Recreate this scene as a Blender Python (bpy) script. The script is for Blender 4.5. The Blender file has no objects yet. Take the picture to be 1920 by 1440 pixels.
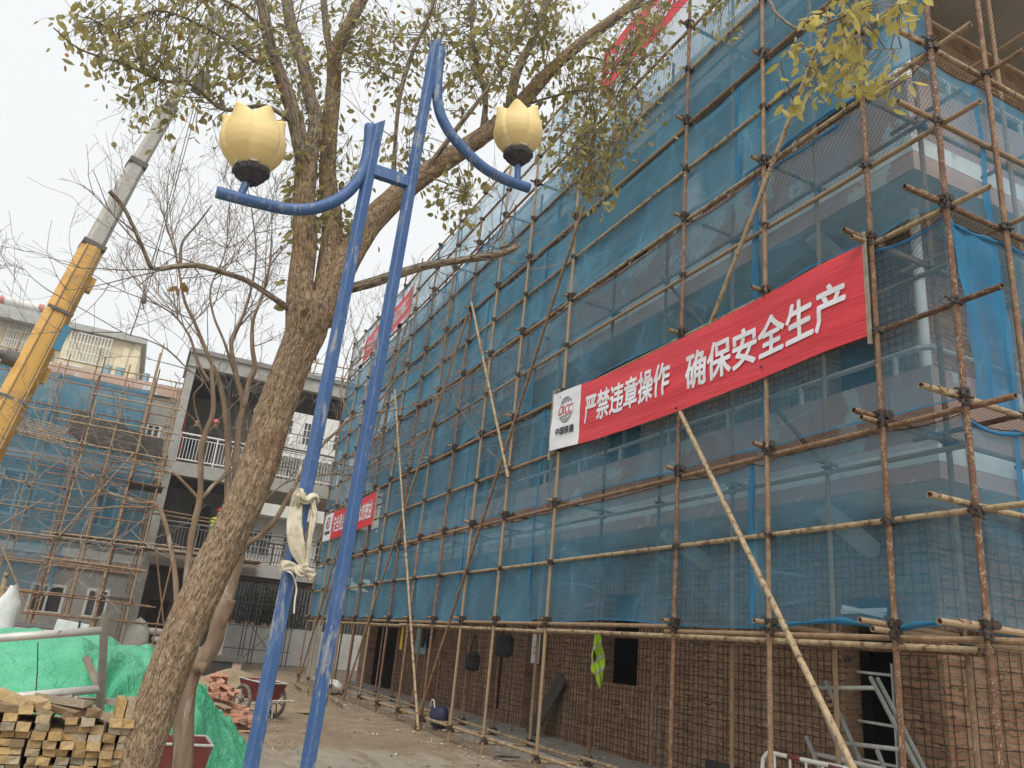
import bpy, bmesh, math, random
from math import sin, cos, pi, radians, sqrt, exp, atan2, floor
from mathutils import Vector, Matrix, noise
random.seed(7)
scn = bpy.context.scene
COL = scn.collection
# ---------------------------------------------------------------- camera, sky, sun, exposure
# world axes: X towards the brick school, Y along its long front, Z up; the eye is the origin, the ground lies at GZ
GZ = -1.52
CR = ((0.89784879, 0.21832575, 0.38236295), (-0.43055245, 0.2535884, 0.8662087), (0.09215285, -0.94235174, 0.32168472))
FPX = 1469.555
cam_d = bpy.data.cameras.new("camera"); cam = bpy.data.objects.new("camera", cam_d); COL.objects.link(cam)
cam_d.sensor_width = 36.0; cam_d.lens = 36.0 * FPX / 1920.0
cam_d.clip_start = 0.05; cam_d.clip_end = 2000
cam.matrix_world = Matrix(((CR[0][0], -CR[0][1], -CR[0][2], 0), (CR[1][0], -CR[1][1], -CR[1][2], 0), (CR[2][0], -CR[2][1], -CR[2][2], 0), (0, 0, 0, 1)))
scn.camera = cam
SUN_EL, SUN_AZ = radians(52), radians(205)
wd = bpy.data.worlds.new("World"); scn.world = wd; wd.use_nodes = True
nt = wd.node_tree; nt.nodes.clear()
sky = nt.nodes.new('ShaderNodeTexSky'); sky.sky_type = 'NISHITA'; sky.sun_disc = False
sky.sun_elevation = SUN_EL; sky.sun_rotation = SUN_AZ; sky.air_density = 2.0; sky.dust_density = 6.0
mixn = nt.nodes.new('ShaderNodeMix'); mixn.data_type = 'RGBA'; mixn.inputs[0].default_value = 0.93   # closed overcast layer
bg = nt.nodes.new('ShaderNodeBackground'); bg.inputs[1].default_value = 0.1
wo = nt.nodes.new('ShaderNodeOutputWorld')
nt.links.new(sky.outputs[0], mixn.inputs[6]); mixn.inputs[7].default_value = (6.05, 6.15, 6.18, 1)
nt.links.new(mixn.outputs[2], bg.inputs[0]); nt.links.new(bg.outputs[0], wo.inputs[0])
sl = bpy.data.lights.new("sun", 'SUN'); sl.energy = 1.5; sl.angle = radians(38); sl.color = (1, 0.96, 0.9)
so = bpy.data.objects.new("sun", sl); COL.objects.link(so)
sd = Vector((sin(SUN_AZ) * cos(SUN_EL), cos(SUN_AZ) * cos(SUN_EL), sin(SUN_EL)))
so.rotation_euler = sd.to_track_quat('Z', 'Y').to_euler(); so.location = (0, 0, 40)
vs = scn.view_settings; vs.view_transform = 'Standard'; vs.look = 'None'; vs.gamma = 1; vs.exposure = 0.72; vs.use_curve_mapping = False
scn.cycles.transparent_max_bounces = 24; scn.cycles.max_bounces = 6; scn.cycles.diffuse_bounces = 3

def ray(u, v):
    a = (u - 960, v - 720, FPX)
    return Vector([sum(CR[i][k] * a[k] for k in range(3)) for i in range(3)])
def hd(u, v, h):          # point seen at (u,v) at horizontal distance h
    d = ray(u, v); return d * (h / sqrt(d.x * d.x + d.y * d.y))
def on(u, v, ax, val):    # point seen at (u,v) on the plane axis = val
    d = ray(u, v); return d * (val / d[ax])

# ---------------------------------------------------------------- mesh helpers
class MB:
    def __init__(s): s.v = []; s.f = []; s.uv = []; s.m = []; s.a = []
    def face(s, idx, uv=None, m=0, a=0.0):
        s.f.append(idx); s.uv.extend(uv if uv else [(0, 0)] * len(idx)); s.m.append(m); s.a.append(a)
    def add(s, vs, fs, m=0, a=0.0):
        o = len(s.v); s.v.extend([tuple(v) for v in vs])
        for f in fs: s.face([o + i for i in f], None, m, a)
    def box(s, c, sz, R=None, m=0, a=0.0):
        hx, hy, hz = sz[0] / 2, sz[1] / 2, sz[2] / 2
        vs = [Vector((x, y, z)) for x in (-hx, hx) for y in (-hy, hy) for z in (-hz, hz)]
        if R is not None: vs = [R @ v for v in vs]
        c = Vector(c); vs = [v + c for v in vs]
        s.add(vs, [(0, 1, 3, 2), (4, 6, 7, 5), (0, 4, 5, 1), (2, 3, 7, 6), (0, 2, 6, 4), (1, 5, 7, 3)], m, a)
    def bx(s, x0, x1, y0, y1, z0, z1, m=0, a=0.0):
        s.box(((x0 + x1) / 2, (y0 + y1) / 2, (z0 + z1) / 2), (abs(x1 - x0), abs(y1 - y0), abs(z1 - z0)), None, m, a)
    def beam(s, p, q, w, h, m=0, up=(0, 0, 1)):
        p = Vector(p); q = Vector(q); d = (q - p); L = d.length; d.normalize()
        sx = d.cross(Vector(up)); 
        if sx.length < 1e-4: sx = d.cross(Vector((1, 0, 0)))
        sx.normalize(); sz = sx.cross(d)
        R = Matrix((sx, d, sz)).transposed()
        s.box((p + q) / 2, (w, L, h), R, m)
    def tube(s, pts, rad, n=8, cap=True, m=0, disp=None, hollow=False, a=0.0):
        pts = [Vector(p) for p in pts]
        if not isinstance(rad, (list, tuple)): rad = [rad] * len(pts)
        o = len(s.v); L = 0; Ls = []
        t0 = (pts[1] - pts[0]).normalized()
        nrm = t0.cross(Vector((0.02, -1, 0.03)));
        if nrm.length < 1e-3: nrm = t0.cross(Vector((0, 0, 1)))
        nrm.normalize(); nrm = nrm.cross(t0) if False else nrm
        # start the seam on the side away from the camera
        back = Vector((0, 1, 0)) - t0 * t0.y
        if back.length > 0.2: nrm = back.normalized()
        for i, p in enumerate(pts):
            if i == 0: t = (pts[1] - pts[0])
            elif i == len(pts) - 1: t = (pts[i] - pts[i - 1])
            else: t = (pts[i + 1] - pts[i - 1])
            t.normalize(); nrm = nrm - t * nrm.dot(t); nrm.normalize(); b = t.cross(nrm)
            if i: L += (p - pts[i - 1]).length
            Ls.append(L)
            for k in range(n):
                an = 2 * pi * k / n; r = rad[i]
                if disp: r += disp(an, L, rad[i])
                s.v.append(tuple(p + (nrm * cos(an) + b * sin(an)) * r))
        for i in range(len(pts) - 1):
            for k in range(n):
                k2 = (k + 1) % n; c = 2 * pi * rad[0]
                u0, u1 = k / n * c, (k + 1) / n * c
                s.face([o + i * n + k, o + i * n + k2, o + (i + 1) * n + k2, o + (i + 1) * n + k], [(u0, Ls[i]), (u1, Ls[i]), (u1, Ls[i + 1]), (u0, Ls[i + 1])], m, a)
        if hollow:
            for e in (0, len(pts) - 1):
                c = pts[e]; o2 = len(s.v); t = (pts[1] - pts[0]).normalized() if e == 0 else (pts[-1] - pts[-2]).normalized()
                sg = 1 if e == 0 else -1
                for k in range(n):
                    pv = Vector(s.v[o + e * n + k]); s.v.append(tuple(c + (pv - c) * 0.82))
                for k in range(n):
                    pv = Vector(s.v[o2 + k]); s.v.append(tuple(pv + t * sg * 0.12))
                for k in range(n):
                    k2 = (k + 1) % n
                    s.face([o + e * n + k, o + e * n + k2, o2 + k2, o2 + k], None, m)
                    s.face([o2 + k, o2 + k2, o2 + n + k2, o2 + n + k], None, m)
                s.face([o2 + n + k for k in range(n)], None, m)
        elif cap:
            s.face([o + k for k in range(n)][::-1], None, m, a); s.face([o + (len(pts) - 1) * n + k for k in range(n)], None, m, a)
    def cyl(s, p, q, r, n=10, m=0, hollow=False): s.tube([p, q], r, n, True, m, None, hollow)
    def lathe(s, c, prof, n=24, m=0, f=None):
        o = len(s.v); c = Vector(c)
        for r, z in prof:
            for k in range(n):
                an = 2 * pi * k / n; rr, zz = (r, z) if f is None else f(r, z, an)
                s.v.append((c.x + rr * cos(an), c.y + rr * sin(an), c.z + zz))
        for i in range(len(prof) - 1):
            for k in range(n):
                k2 = (k + 1) % n; s.face([o + i * n + k, o + i * n + k2, o + (i + 1) * n + k2, o + (i + 1) * n + k], None, m)
        s.face([o + k for k in range(n)][::-1], None, m); s.face([o + (len(prof) - 1) * n + k for k in range(n)], None, m)
    def grid(s, fn, nu, nv, m=0, afn=None):
        o = len(s.v)
        for j in range(nv + 1):
            for i in range(nu + 1): s.v.append(tuple(fn(i / nu, j / nv)))
        for j in range(nv):
            for i in range(nu):
                a = o + j * (nu + 1) + i
                s.face([a, a + 1, a + nu + 2, a + nu + 1], [(i / nu, j / nv), ((i + 1) / nu, j / nv), ((i + 1) / nu, (j + 1) / nv), (i / nu, (j + 1) / nv)], m, afn(i / nu, j / nv) if afn else 0)
    def mesh(s, name, mats, off=(0, 0, 0), smooth=False):
        me = bpy.data.meshes.new(name)
        ox, oy, oz = off
        me.from_pydata([(x - ox, y - oy, z - oz) for x, y, z in s.v], [], s.f)
        uvl = me.uv_layers.new(name="UVMap")
        flat = [c for uv in s.uv for c in uv]
        if len(flat) == 2 * len(me.loops): uvl.data.foreach_set("uv", flat)
        for mm in (mats if isinstance(mats, (list, tuple)) else [mats]): me.materials.append(mm)
        me.polygons.foreach_set("material_index", s.m)
        at = me.attributes.new("rnd", 'FLOAT', 'FACE'); at.data.foreach_set("value", s.a)
        me.polygons.foreach_set("use_smooth", [smooth] * len(me.polygons))
        me.update(); return me
    def build(s, name, mats, parent=None, smooth=False, label=None):
        o = bpy.data.objects.new(name, s.mesh(name, mats, origin(parent), smooth)); COL.objects.link(o)
        if parent: o.parent = parent
        if label: o['label'] = label
        return o
def origin(o):
    v = Vector((0, 0, 0))
    while o is not None: v += o.location; o = o.parent
    return v
def tag(o, label, cat, group=None, kind=None):
    if label: o['label'] = label
    if cat: o['category'] = cat
    if group: o['group'] = group
    if kind: o['kind'] = kind
    return o
def thing(name, label, cat, loc, group=None):
    o = bpy.data.objects.new(name, None); o.empty_display_size = 0.2; COL.objects.link(o); o.location = Vector(loc)
    return tag(o, label, cat, group)
def struct(mb, name, m, label, cat, smooth=False):
    return tag(mb.build(name, m, None, smooth), label, cat, None, 'structure')
def solo(mb, name, m, label, cat, loc=(0, 0, 0), smooth=False, group=None, kind=None):   # a thing that is one mesh, origin at its base
    o = bpy.data.objects.new(name, mb.mesh(name, m, loc, smooth)); COL.objects.link(o); o.location = Vector(loc)
    return tag(o, label, cat, group, kind)
ORD = ['first', 'second', 'third', 'fourth', 'fifth', 'sixth', 'seventh', 'eighth', 'ninth', 'tenth', 'eleventh', 'twelfth', 'thirteenth', 'fourteenth']
def nz(x, y, z=0.0): return noise.noise(Vector((x, y, z)))
def RZ(a): return Matrix.Rotation(a, 3, 'Z')
def RX(a): return Matrix.Rotation(a, 3, 'X')
def RY(a): return Matrix.Rotation(a, 3, 'Y')

# ---------------------------------------------------------------- materials
class NB:
    def __init__(s, name):
        s.m = bpy.data.materials.new(name); s.m.use_nodes = True; s.t = s.m.node_tree; s.t.nodes.clear()
        s.out = s.n('ShaderNodeOutputMaterial')
    def n(s, typ, **kw):
        x = s.t.nodes.new(typ)
        for k, v in kw.items(): setattr(x, k, v)
        return x
    def l(s, a, b): s.t.links.new(a, b)
    def coord(s, kind='Object', scale=(1, 1, 1), rot=(0, 0, 0)):
        c = s.n('ShaderNodeTexCoord'); mp = s.n('ShaderNodeMapping'); mp.inputs['Scale'].default_value = scale; mp.inputs['Rotation'].default_value = rot
        s.l(c.outputs[kind], mp.inputs[0]); return mp.outputs[0]
    def noise(s, co, scale=5, detail=4, rough=0.55, dist=0):
        x = s.n('ShaderNodeTexNoise'); x.inputs['Scale'].default_value = scale; x.inputs['Detail'].default_value = detail; x.inputs['Roughness'].default_value = rough; x.inputs['Distortion'].default_value = dist
        s.l(co, x.inputs['Vector']); return x.outputs['Fac']
    def ramp(s, f, stops):
        r = s.n('ShaderNodeValToRGB'); e = r.color_ramp.elements
        while len(e) < len(stops): e.new(0.5)
        for i, (p, c) in enumerate(stops): e[i].position = p; e[i].color = (c, c, c, 1) if isinstance(c, (int, float)) else (*c, 1)
        s.l(f, r.inputs[0]); return r.outputs[0]
    def mix(s, f, a, b, mode='MIX'):
        x = s.n('ShaderNodeMix', data_type='RGBA', blend_type=mode)
        for sock, v in ((x.inputs[0], f), (x.inputs[6], a), (x.inputs[7], b)):
            if isinstance(v, (int, float)): sock.default_value = v
            elif isinstance(v, tuple): sock.default_value = (*v, 1)
            else: s.l(v, sock)
        return x.outputs[2]
    def math(s, op, a, b=0.0):
        x = s.n('ShaderNodeMath', operation=op)
        for i, v in enumerate((a, b)):
            if isinstance(v, (int, float)): x.inputs[i].default_value = v
            else: s.l(v, x.inputs[i])
        return x.outputs[0]
    def bump(s, h, strength=0.3, dist=0.02):
        b = s.n('ShaderNodeBump'); b.inputs['Strength'].default_value = strength; b.inputs['Distance'].default_value = dist; s.l(h, b.inputs['Height']); return b.outputs[0]
    def bsdf(s, col, rough=0.7, metal=0.0, nrm=None, spec=None):
        p = s.n('ShaderNodeBsdfPrincipled')
        if isinstance(col, tuple): p.inputs['Base Color'].default_value = (*col, 1)
        else: s.l(col, p.inputs['Base Color'])
        if isinstance(rough, (int, float)): p.inputs['Roughness'].default_value = rough
        else: s.l(rough, p.inputs['Roughness'])
        p.inputs['Metallic'].default_value = metal
        if spec is not None: p.inputs['Specular IOR Level'].default_value = spec
        if nrm is not None: s.l(nrm, p.inputs['Normal'])
        return p.outputs[0]
    def done(s, sh): s.l(sh, s.out.inputs[0]); return s.m
def basic(name, c1, c2=None, scale=6, rough=0.75, bump=0.15, metal=0.0, stretch=(1, 1, 1), lo=0.35, hi=0.65, c3=None, s3=2.0, t3=(0.6, 0.68), bd=0.01, rnd=0.0, spec=None):
    b = NB(name); co = b.coord('Object', stretch); f = b.noise(co, scale, 6, 0.6)
    col = b.ramp(f, [(lo, c1), (hi, c2 or c1)])
    if c3: col = b.mix(b.ramp(b.noise(co, s3, 5, 0.65), [(t3[0], 0.0), (t3[1], 1.0)]), col, c3)
    if rnd:
        oi = b.n('ShaderNodeObjectInfo'); k = b.math('ADD', b.math('MULTIPLY', oi.outputs['Random'], rnd), 1 - rnd / 2)
        cb = b.n('ShaderNodeCombineColor')
        for i in range(3): b.l(k, cb.inputs[i])
        col = b.mix(1.0, col, cb.outputs[0], 'MULTIPLY')
    nr = b.bump(b.noise(co, scale * 4, 5, 0.6), bump, bd) if bump else None
    return b.done(b.bsdf(col, rough, metal, nr, spec))
M = {}
def mk_materials():
    # rusty scaffold tube: rust brown and worn tan paint, tube by tube
    b = NB('rusty_tube'); co = b.coord('Object', (1, 1, 1)); oi = b.n('ShaderNodeObjectInfo')
    f = b.noise(co, 9, 6, 0.7); f2 = b.noise(co, 60, 4, 0.7)
    w = b.math('ADD', b.math('MULTIPLY', f, 0.9), b.math('MULTIPLY', oi.outputs['Random'], 0.55))
    base = b.ramp(w, [(0.42, (0.10, 0.043, 0.025)), (0.64, (0.19, 0.095, 0.05)), (0.9, (0.32, 0.22, 0.13))])
    col = b.mix(b.ramp(b.math('ADD', b.math('MULTIPLY', f2, 0.6), b.math('MULTIPLY', b.noise(co, 19, 5, 0.75), 0.4)), [(0.53, 0.0), (0.58, 1.0)]), base, (0.36, 0.27, 0.175))
    col = b.mix(b.ramp(f2, [(0.28, 0.8), (0.36, 0.0)]), col, (0.06, 0.03, 0.02))
    M['tube'] = b.done(b.bsdf(col, 0.72, 0.0, b.bump(f2, 0.25, 0.004)))
    M['tan'] = basic('tan_painted_tube', (0.30, 0.215, 0.125), (0.45, 0.345, 0.21), 14, 0.6, 0.15, c3=(0.15, 0.078, 0.045), s3=16, t3=(0.54, 0.6))
    M['clamp'] = basic('greasy_clamp_iron', (0.022, 0.016, 0.013), (0.06, 0.038, 0.026), 30, 0.6, 0.3)
    M['galv'] = basic('galvanised_tube', (0.46, 0.45, 0.42), (0.62, 0.61, 0.56), 10, 0.45, 0.08, 0.2, c3=(0.22, 0.17, 0.12), s3=9, t3=(0.66, 0.72))
    M['white_rail'] = basic('white_rail_paint', (0.66, 0.66, 0.62), (0.78, 0.78, 0.75), 9, 0.5, 0.05, c3=(0.3, 0.2, 0.13), s3=11, t3=(0.68, 0.74))
    M['grey_rail'] = basic('grey_rail_paint', (0.12, 0.115, 0.11), (0.2, 0.19, 0.18), 9, 0.6, 0.05)
    M['bluepaint'] = None
    b = NB('chalky_blue_paint'); co = b.coord('Object'); f = b.noise(co, 5, 6, 0.65); f2 = b.noise(b.coord('Object', (1, 1, 0.25)), 16, 6, 0.75)
    col = b.ramp(f, [(0.3, (0.034, 0.092, 0.235)), (0.55, (0.048, 0.116, 0.28)), (0.75, (0.09, 0.155, 0.31))])
    sep = b.n('ShaderNodeSeparateXYZ'); tc = b.n('ShaderNodeTexCoord'); b.l(tc.outputs['Object'], sep.inputs[0])
    low = b.ramp(b.math('MULTIPLY', sep.outputs[2], 0.25), [(0.12, 0.10), (0.5, 0.0)])
    chip = b.ramp(b.math('ADD', f2, low), [(0.57, 0.0), (0.625, 0.9)])
    col = b.mix(chip, col, (0.25, 0.27, 0.30))
    rust = b.ramp(b.noise(co, 22, 5, 0.7), [(0.655, 0.0), (0.70, 1.0)])
    col = b.mix(rust, col, (0.19, 0.12, 0.075))
    M['bluepaint'] = b.done(b.bsdf(col, 0.55, 0.0, b.bump(f2, 0.3, 0.005)))
    # debris netting: woven sheet that lets half of the light through
    def net(name, c1, c2, op_lo, op_hi, streak=1.0):
        b = NB(name); uv = b.coord('Object', (1, 1, 1))
        g = b.noise(uv, 0.8, 3, 0.5)
        # pulled and bunched cloth: thin ridges where the weave doubles up
        r1 = b.math('ABSOLUTE', b.math('SUBTRACT', b.noise(b.coord('Object', (1, 0.55, 1.9), (radians(28), 0, 0)), 0.9, 0, 0.5, 0.0), 0.5))
        r2 = b.math('ABSOLUTE', b.math('SUBTRACT', b.noise(b.coord('Object', (1, 2.2, 0.5), (radians(-16), 0, 0)), 1.2, 0, 0.5, 0.0), 0.5))
        rid = b.math('MAXIMUM', b.ramp(r1, [(0.0, 0.5), (0.018, 0.0)]), b.ramp(r2, [(0.0, 0.5), (0.014, 0.0)]))
        rid = b.math('MULTIPLY', rid, b.ramp(b.noise(uv, 1.1, 2, 0.5), [(0.45, 0.0), (0.62, streak)]))
        dust = b.noise(b.coord('Object', (1, 0.35, 1)), 2.2, 5, 0.6)
        col = b.mix(b.math('MULTIPLY', rid, 0.55), b.ramp(dust, [(0.3, c1), (0.7, c2)]), (0.32, 0.52, 0.66))
        d = b.n('ShaderNodeBsdfDiffuse'); b.l(col, d.inputs[0]); tr = b.n('ShaderNodeBsdfTranslucent'); b.l(col, tr.inputs[0])
        wv = b.noise(b.coord('Object', (1, 1, 2.0)), 34, 3, 0.6); bn = b.bump(b.math('ADD', b.math('MULTIPLY', wv, 0.6), b.math('MULTIPLY', rid, 1.0)), 0.3, 0.02)
        b.l(bn, d.inputs['Normal'])
        ms = b.n('ShaderNodeMixShader'); ms.inputs[0].default_value = 0.3; b.l(d.outputs[0], ms.inputs[1]); b.l(tr.outputs[0], ms.inputs[2])
        tp = b.n('ShaderNodeBsdfTransparent'); tp.inputs[0].default_value = (0.95, 0.98, 1.0, 1)
        at = b.n('ShaderNodeAttribute'); at.attribute_name = 'rnd'
        op = b.ramp(b.math('ADD', b.math('ADD', g, at.outputs['Fac']), b.math('MULTIPLY', rid, 0.3)), [(0.3, op_lo), (0.75, op_hi), (1.1, 0.8)])
        # seen at a slant the threads close up: opacity 1-(1-a)^(1/cos)
        ge = b.n('ShaderNodeNewGeometry'); dt = b.n('ShaderNodeVectorMath', operation='DOT_PRODUCT'); b.l(ge.outputs['True Normal'], dt.inputs[0]); b.l(ge.outputs['Incoming'], dt.inputs[1])
        cs = b.math('MAXIMUM', b.math('ABSOLUTE', dt.outputs['Value']), 0.36)
        op = b.math('SUBTRACT', 1.0, b.math('POWER', b.math('SUBTRACT', 1.0, op), b.math('DIVIDE', 1.0, cs)))
        mx = b.n('ShaderNodeMixShader'); b.l(op, mx.inputs[0]); b.l(tp.outputs[0], mx.inputs[1]); b.l(ms.outputs[0], mx.inputs[2])
        return b.done(mx.outputs[0])
    M['net'] = net('blue_debris_netting', (0.105, 0.29, 0.425), (0.155, 0.365, 0.515), 0.15, 0.43)
    M['hem'] = net('doubled_blue_netting', (0.05, 0.22, 0.40), (0.08, 0.29, 0.50), 0.5, 0.78, 0.3)
    def diamond(name, col, size, w, fill=0.0):
        b = NB(name); tc = b.n('ShaderNodeTexCoord'); sp = b.n('ShaderNodeSeparateXYZ'); b.l(tc.outputs['Object'], sp.inputs[0])
        xy = b.math('ADD', sp.outputs[0], sp.outputs[2])
        u = b.math('ADD', b.math('MULTIPLY', xy, 1 / size), b.math('MULTIPLY', sp.outputs[1], 0.6 / size)); v = b.math('SUBTRACT', b.math('MULTIPLY', xy, 1 / size), b.math('MULTIPLY', sp.outputs[1], 0.6 / size))
        a1 = b.math('LESS_THAN', b.math('FRACT', u), w); a2 = b.math('LESS_THAN', b.math('FRACT', v), w)
        op = b.math('MAXIMUM', b.math('MAXIMUM', a1, a2), fill)
        if fill:
            nn = b.ramp(b.noise(tc.outputs['Object'], 3.0, 4, 0.6), [(0.45, 0.0), (0.55, 0.85)])
            op = b.math('MAXIMUM', b.math('MAXIMUM', a1, a2), nn)
        d = b.bsdf(col, 0.8); tp = b.n('ShaderNodeBsdfTransparent'); mx = b.n('ShaderNodeMixShader')
        b.l(op, mx.inputs[0]); b.l(tp.outputs[0], mx.inputs[1]); b.l(d, mx.inputs[2]); return b.done(mx.outputs[0])
    M['wiremesh'] = diamond('rusty_expanded_mesh', (0.12, 0.085, 0.065), 0.045, 0.12)
    M['chickenwire'] = diamond('loose_wire_mesh', (0.05, 0.035, 0.03), 0.05, 0.14)
    # brick
    def brick(name, axis):
        b = NB(name); rot = (radians(90), 0, radians(90)) if axis == 'X' else (radians(90), 0, 0)
        tc = b.n('ShaderNodeTexCoord'); sp = b.n('ShaderNodeSeparateXYZ'); b.l(tc.outputs['Object'], sp.inputs[0])
        cb = b.n('ShaderNodeCombineXYZ'); b.l(sp.outputs[1 if axis == 'X' else 0], cb.inputs[0]); b.l(sp.outputs[2], cb.inputs[1])
        ob = tc.outputs['Object']
        wob = b.n('ShaderNodeTexNoise'); wob.inputs['Scale'].default_value = 9; wob.inputs['Detail'].default_value = 5; b.l(ob, wob.inputs['Vector'])
        vm = b.n('ShaderNodeVectorMath', operation='SCALE'); b.l(wob.outputs['Color'], vm.inputs[0]); vm.inputs['Scale'].default_value = 0.052
        va0 = b.n('ShaderNodeVectorMath', operation='ADD'); b.l(cb.outputs[0], va0.inputs[0]); b.l(vm.outputs[0], va0.inputs[1])
        wob2 = b.n('ShaderNodeTexNoise'); wob2.inputs['Scale'].default_value = 2.3; wob2.inputs['Detail'].default_value = 2; b.l(ob, wob2.inputs['Vector']); vm2 = b.n('ShaderNodeVectorMath', operation='SCALE'); b.l(wob2.outputs['Color'], vm2.inputs[0]); vm2.inputs['Scale'].default_value = 0.11
        va = b.n('ShaderNodeVectorMath', operation='ADD'); b.l(va0.outputs[0], va.inputs[0]); b.l(vm2.outputs[0], va.inputs[1])
        br = b.n('ShaderNodeTexBrick'); b.l(va.outputs[0], br.inputs['Vector'])
        br.inputs['Scale'].default_value = 1.0; br.inputs['Brick Width'].default_value = 0.25; br.inputs['Row Height'].default_value = 0.066; br.inputs['Mortar Size'].default_value = 0.012; br.inputs['Mortar Smooth'].default_value = 0.35; br.inputs['Bias'].default_value = -0.1
        br.inputs['Color1'].default_value = (0.315, 0.15, 0.085, 1); br.inputs['Color2'].default_value = (0.48, 0.29, 0.175, 1); br.inputs['Mortar'].default_value = (0.085, 0.06, 0.045, 1)
        n1 = b.noise(ob, 1.3, 6, 0.72); n2 = b.noise(ob, 18, 5, 0.7); n3 = b.noise(ob, 5, 4, 0.6)
        b.l(b.mix(b.ramp(n3, [(0.36, 0.0), (0.56, 1.0)]), (0.075, 0.05, 0.035), (0.36, 0.27, 0.175)), br.inputs['Mortar'])
        col = b.mix(b.ramp(n1, [(0.46, 0.0), (0.64, 0.6)]), br.outputs['Color'], (0.37, 0.275, 0.175))     # mortar smears
        col = b.mix(b.ramp(n2, [(0.56, 0.0), (0.68, 0.8)]), col, (0.06, 0.035, 0.026))
        h = b.math('ADD', b.math('MULTIPLY', br.outputs['Fac'], -1.0), b.math('MULTIPLY', n2, 0.9))
        return b.done(b.bsdf(col, 0.92, 0, b.bump(h, 0.75, 0.03)))
    M['brickX'] = brick('raked_red_brick', 'X'); M['brickY'] = brick('raked_red_brick_end', 'Y')
    M['pink'] = basic('worn_pink_render', (0.50, 0.33, 0.27), (0.58, 0.40, 0.33), 3, 0.85, 0.1, c3=(0.62, 0.63, 0.60), s3=1.1, t3=(0.57, 0.585))
    M['white_band'] = basic('white_render', (0.66, 0.68, 0.66), (0.78, 0.79, 0.77), 4, 0.8, 0.06, c3=(0.42, 0.42, 0.4), s3=2.4, t3=(0.62, 0.7))
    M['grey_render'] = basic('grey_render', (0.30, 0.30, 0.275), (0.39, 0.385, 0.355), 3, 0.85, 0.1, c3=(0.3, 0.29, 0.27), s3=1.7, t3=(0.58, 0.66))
    M['soffit'] = basic('stained_soffit_plaster', (0.42, 0.43, 0.42), (0.52, 0.53, 0.52), 3, 0.9, 0.2)
    M['concrete'] = basic('dusty_concrete', (0.30, 0.27, 0.235), (0.40, 0.365, 0.31), 3.5, 0.9, 0.3, c3=(0.2, 0.175, 0.15), s3=6, t3=(0.56, 0.66))
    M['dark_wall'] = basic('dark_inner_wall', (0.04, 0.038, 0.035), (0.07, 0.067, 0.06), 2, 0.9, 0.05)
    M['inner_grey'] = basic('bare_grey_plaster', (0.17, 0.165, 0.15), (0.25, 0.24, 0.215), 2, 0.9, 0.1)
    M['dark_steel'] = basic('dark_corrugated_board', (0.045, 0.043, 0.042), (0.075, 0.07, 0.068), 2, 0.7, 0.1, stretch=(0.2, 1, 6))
    M['ladder_wire'] = basic('rebar_wire', (0.05, 0.027, 0.018), (0.1, 0.052, 0.032), 20, 0.85, 0)
    M['cream'] = basic('cream_tile_wall', (0.66, 0.57, 0.38), (0.76, 0.67, 0.48), 2, 0.7, 0.05)
    M['eave_grey'] = basic('grey_eave', (0.34, 0.35, 0.33), (0.42, 0.43, 0.41), 3, 0.8, 0.05)
    M['far_white'] = basic('pale_facade', (0.6, 0.6, 0.56), (0.72, 0.72, 0.68), 2, 0.8, 0.05, c3=(0.5, 0.46, 0.38), s3=0.8, t3=(0.55, 0.65))
    b = NB('dim_window_glass'); M['glass'] = b.done(b.bsdf((0.05, 0.06, 0.065), 0.12, 0.0, None, 0.8))
    M['black_cloth'] = basic('black_cloth', (0.012, 0.012, 0.014), (0.03, 0.03, 0.032), 20, 0.8, 0.3)
    M['navy'] = basic('navy_nylon', (0.018, 0.022, 0.055), (0.035, 0.042, 0.1), 10, 0.6, 0.3)
    M['red_fabric'] = basic('red_banner_cloth', (0.62, 0.022, 0.04), (0.68, 0.04, 0.055), 1.2, 0.55, 0.4, stretch=(1, 0.45, 5), bd=0.025)
    M['white_fabric'] = basic('white_banner_cloth', (0.74, 0.74, 0.78), (0.82, 0.82, 0.85), 3, 0.6, 0.05)
    M['letter'] = basic('white_letter_print', (0.72, 0.72, 0.78), (0.82, 0.82, 0.86), 3, 0.6, 0)
    M['ink'] = basic('black_print', (0.02, 0.02, 0.03), None, 3, 0.6, 0)
    M['redink'] = basic('red_print', (0.55, 0.03, 0.05), None, 3, 0.6, 0)
    b = NB('yellow_frosted_acrylic'); f = b.noise(b.coord('Object'), 4, 3); col = b.ramp(f, [(0.3, (0.77, 0.59, 0.27)), (0.7, (0.82, 0.66, 0.33))])
    p = b.n('ShaderNodeBsdfPrincipled'); b.l(col, p.inputs['Base Color']); p.inputs['Roughness'].default_value = 0.62; p.inputs['Specular IOR Level'].default_value = 0.3; p.inputs['Subsurface Weight'].default_value = 0.25; p.inputs['Subsurface Radius'].default_value = (0.1, 0.07, 0.02); p.inputs['Subsurface Scale'].default_value = 0.3
    M['shade'] = b.done(p.outputs[0])
    M['socket'] = basic('charred_socket', (0.03, 0.03, 0.035), (0.07, 0.065, 0.07), 30, 0.8, 0.6, bd=0.01)
    M['strap'] = basic('cream_webbing', (0.46, 0.41, 0.31), (0.64, 0.585, 0.46), 16, 0.95, 0.6, c3=(0.38, 0.33, 0.24), s3=9, t3=(0.55, 0.66), bd=0.006)
    M['crane_yellow'] = basic('crane_yellow_paint', (0.60, 0.33, 0.075), (0.68, 0.40, 0.11), 1.6, 0.5, 0.08, c3=(0.36, 0.21, 0.085), s3=1.5, t3=(0.52, 0.66))
    M['crane_grey'] = basic('crane_grey_paint', (0.36, 0.35, 0.31), (0.47, 0.46, 0.42), 2, 0.5, 0.08, c3=(0.27, 0.23, 0.17), s3=2, t3=(0.56, 0.66))
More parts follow.
